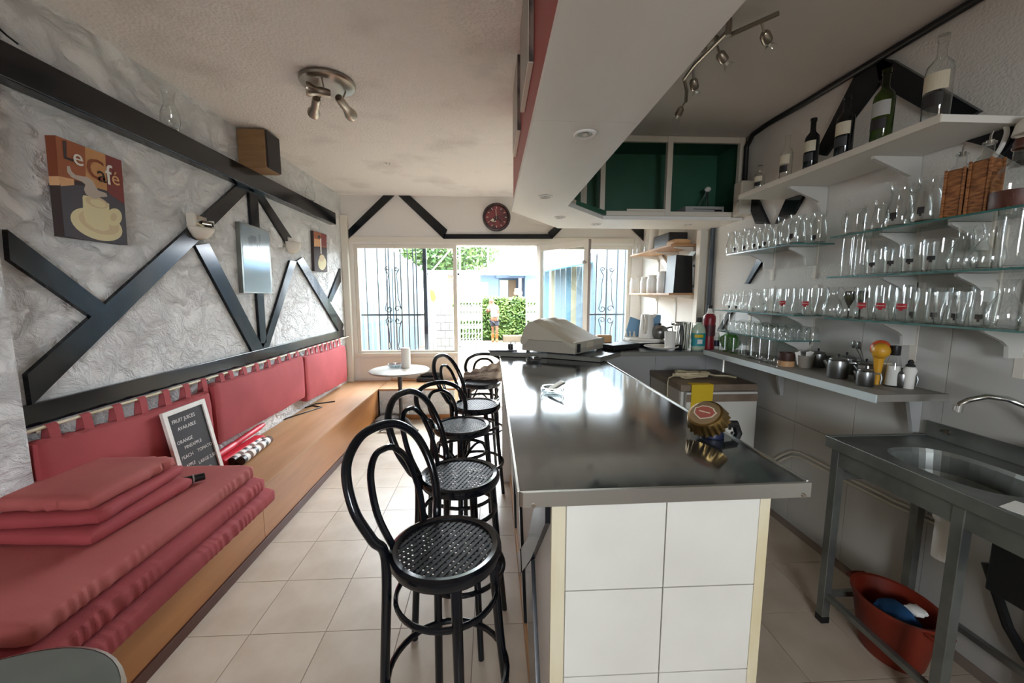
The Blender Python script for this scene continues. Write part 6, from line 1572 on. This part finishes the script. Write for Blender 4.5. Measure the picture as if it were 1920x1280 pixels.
# ------------------------------------------------------------------ the person walking by the hedge
PF = W(927, 641, z=0); PX, PY = PF.x, PF.y
PH = W(927, 560, y=PY).z
k = PH / 1.62
def J(x, y, z): return Vector((PX + x * k, PY + y * k, z * k))
def skin_mesh(name, joints, edges, rad, m, par, root=0, lev=2):
    me = bpy.data.meshes.new(name); off = wloc(par)
    me.from_pydata([j - off for j in joints], edges, []); o = bpy.data.objects.new(name, me); COL.objects.link(o); o.parent = par
    md = o.modifiers.new('skin', 'SKIN'); md.use_smooth_shade = True
    for i, v in enumerate(me.skin_vertices[0].data):
        r = rad[i]; v.radius = (r[0] * k, r[1] * k) if isinstance(r, tuple) else (r * k, r * k); v.use_root = i == root
    s = o.modifiers.new('sub', 'SUBSURF'); s.levels = lev; s.render_levels = lev
    me.materials.append(M[m]); return o
pr_ = thing('person', (PX, PY, GZ), 'woman with long fair hair in white top, grey shorts and tan boots by the hedge', 'person')
JT = [J(0, 0, .86), J(.0, 0, 1.02), J(-.02, 0, 1.22), J(-.05, 0, 1.36), J(-.08, -.01, 1.44), J(-.10, -.02, 1.54), J(-.115, -.03, 1.61),
      J(.09, 0, .82), J(.10, -.03, .45), J(.09, .05, .08), J(.10, -.08, .03), J(-.08, 0, .82), J(-.05, .08, .46), J(-.06, .14, .08), J(-.06, .02, .03),
      J(.10, 0, 1.33), J(.17, .02, 1.08), J(.13, -.10, .88), J(.12, -.14, .80), J(-.19, 0, 1.33), J(-.25, .0, 1.10), J(-.27, -.14, 1.20), J(-.25, -.18, 1.28)]
ED = [(0, 1), (1, 2), (2, 3), (3, 4), (4, 5), (5, 6), (0, 7), (7, 8), (8, 9), (9, 10), (0, 11), (11, 12), (12, 13), (13, 14), (3, 15), (15, 16), (16, 17), (17, 18), (3, 19), (19, 20), (20, 21), (21, 22)]
RD = [.13, .115, .125, .11, .05, .085, .07, .085, .055, .04, .035, .085, .055, .04, .035, .045, .035, .027, .03, .045, .035, .027, .03]
skin_mesh('body', JT, ED, RD, 'skin', pr_)
skin_mesh('white_top', [J(.01, 0, .90), J(0, 0, 1.05), J(-.02, 0, 1.24), J(-.05, 0, 1.36), J(.10, 0, 1.33), J(.15, .015, 1.18), J(-.19, 0, 1.33), J(-.225, 0, 1.20)], [(0, 1), (1, 2), (2, 3), (3, 4), (4, 5), (3, 6), (6, 7)], [.165, .14, .145, .12, .062, .055, .062, .055], 'shirt', pr_)
skin_mesh('shorts', [J(0, 0, .90), J(.09, 0, .80), J(.095, -.02, .58), J(-.08, 0, .80), J(-.06, .06, .58)], [(0, 1), (1, 2), (0, 3), (3, 4)], [.145, .11, .085, .11, .085], 'shorts', pr_)
for nm, pts in (('boot', [J(.095, .0, .36), J(.09, .05, .08), J(.10, -.06, .04), J(.10, -.11, .03)]), ('boot', [J(-.055, .10, .36), J(-.06, .14, .08), J(-.06, .03, .04), J(-.06, -.02, .03)])):
    skin_mesh(nm, pts, [(0, 1), (1, 2), (2, 3)], [.068, .055, .05, .04], 'boots', pr_, 1)
skin_mesh('hair', [J(-.105, .02, 1.60), J(-.10, .06, 1.52), J(-.13, .07, 1.38), J(-.17, .02, 1.24), J(-.19, -.04, 1.14)], [(0, 1), (1, 2), (2, 3), (3, 4)], [.095, .10, .085, .07, .035], 'hair', pr_)
fp = J(-.10, -.02, 1.54)
MB().sphere(fp + Vector((-.03, -.082, .01)) * k, .012 * k, 8).sphere(fp + Vector((.03, -.082, .01)) * k, .012 * k, 8).build('eyes', 'print', pr_)
MB().cyl(fp + Vector((0, -.078, .01)) * k, fp + Vector((0, -.105, -.022)) * k, .008 * k, .014 * k, 8).build('nose', 'skin', pr_, smooth=True)
MB().box(fp.x - .022 * k, fp.x + .022 * k, fp.y - .086 * k, fp.y - .078 * k, fp.z - .05 * k, fp.z - .042 * k).build('mouth', 'badge', pr_)
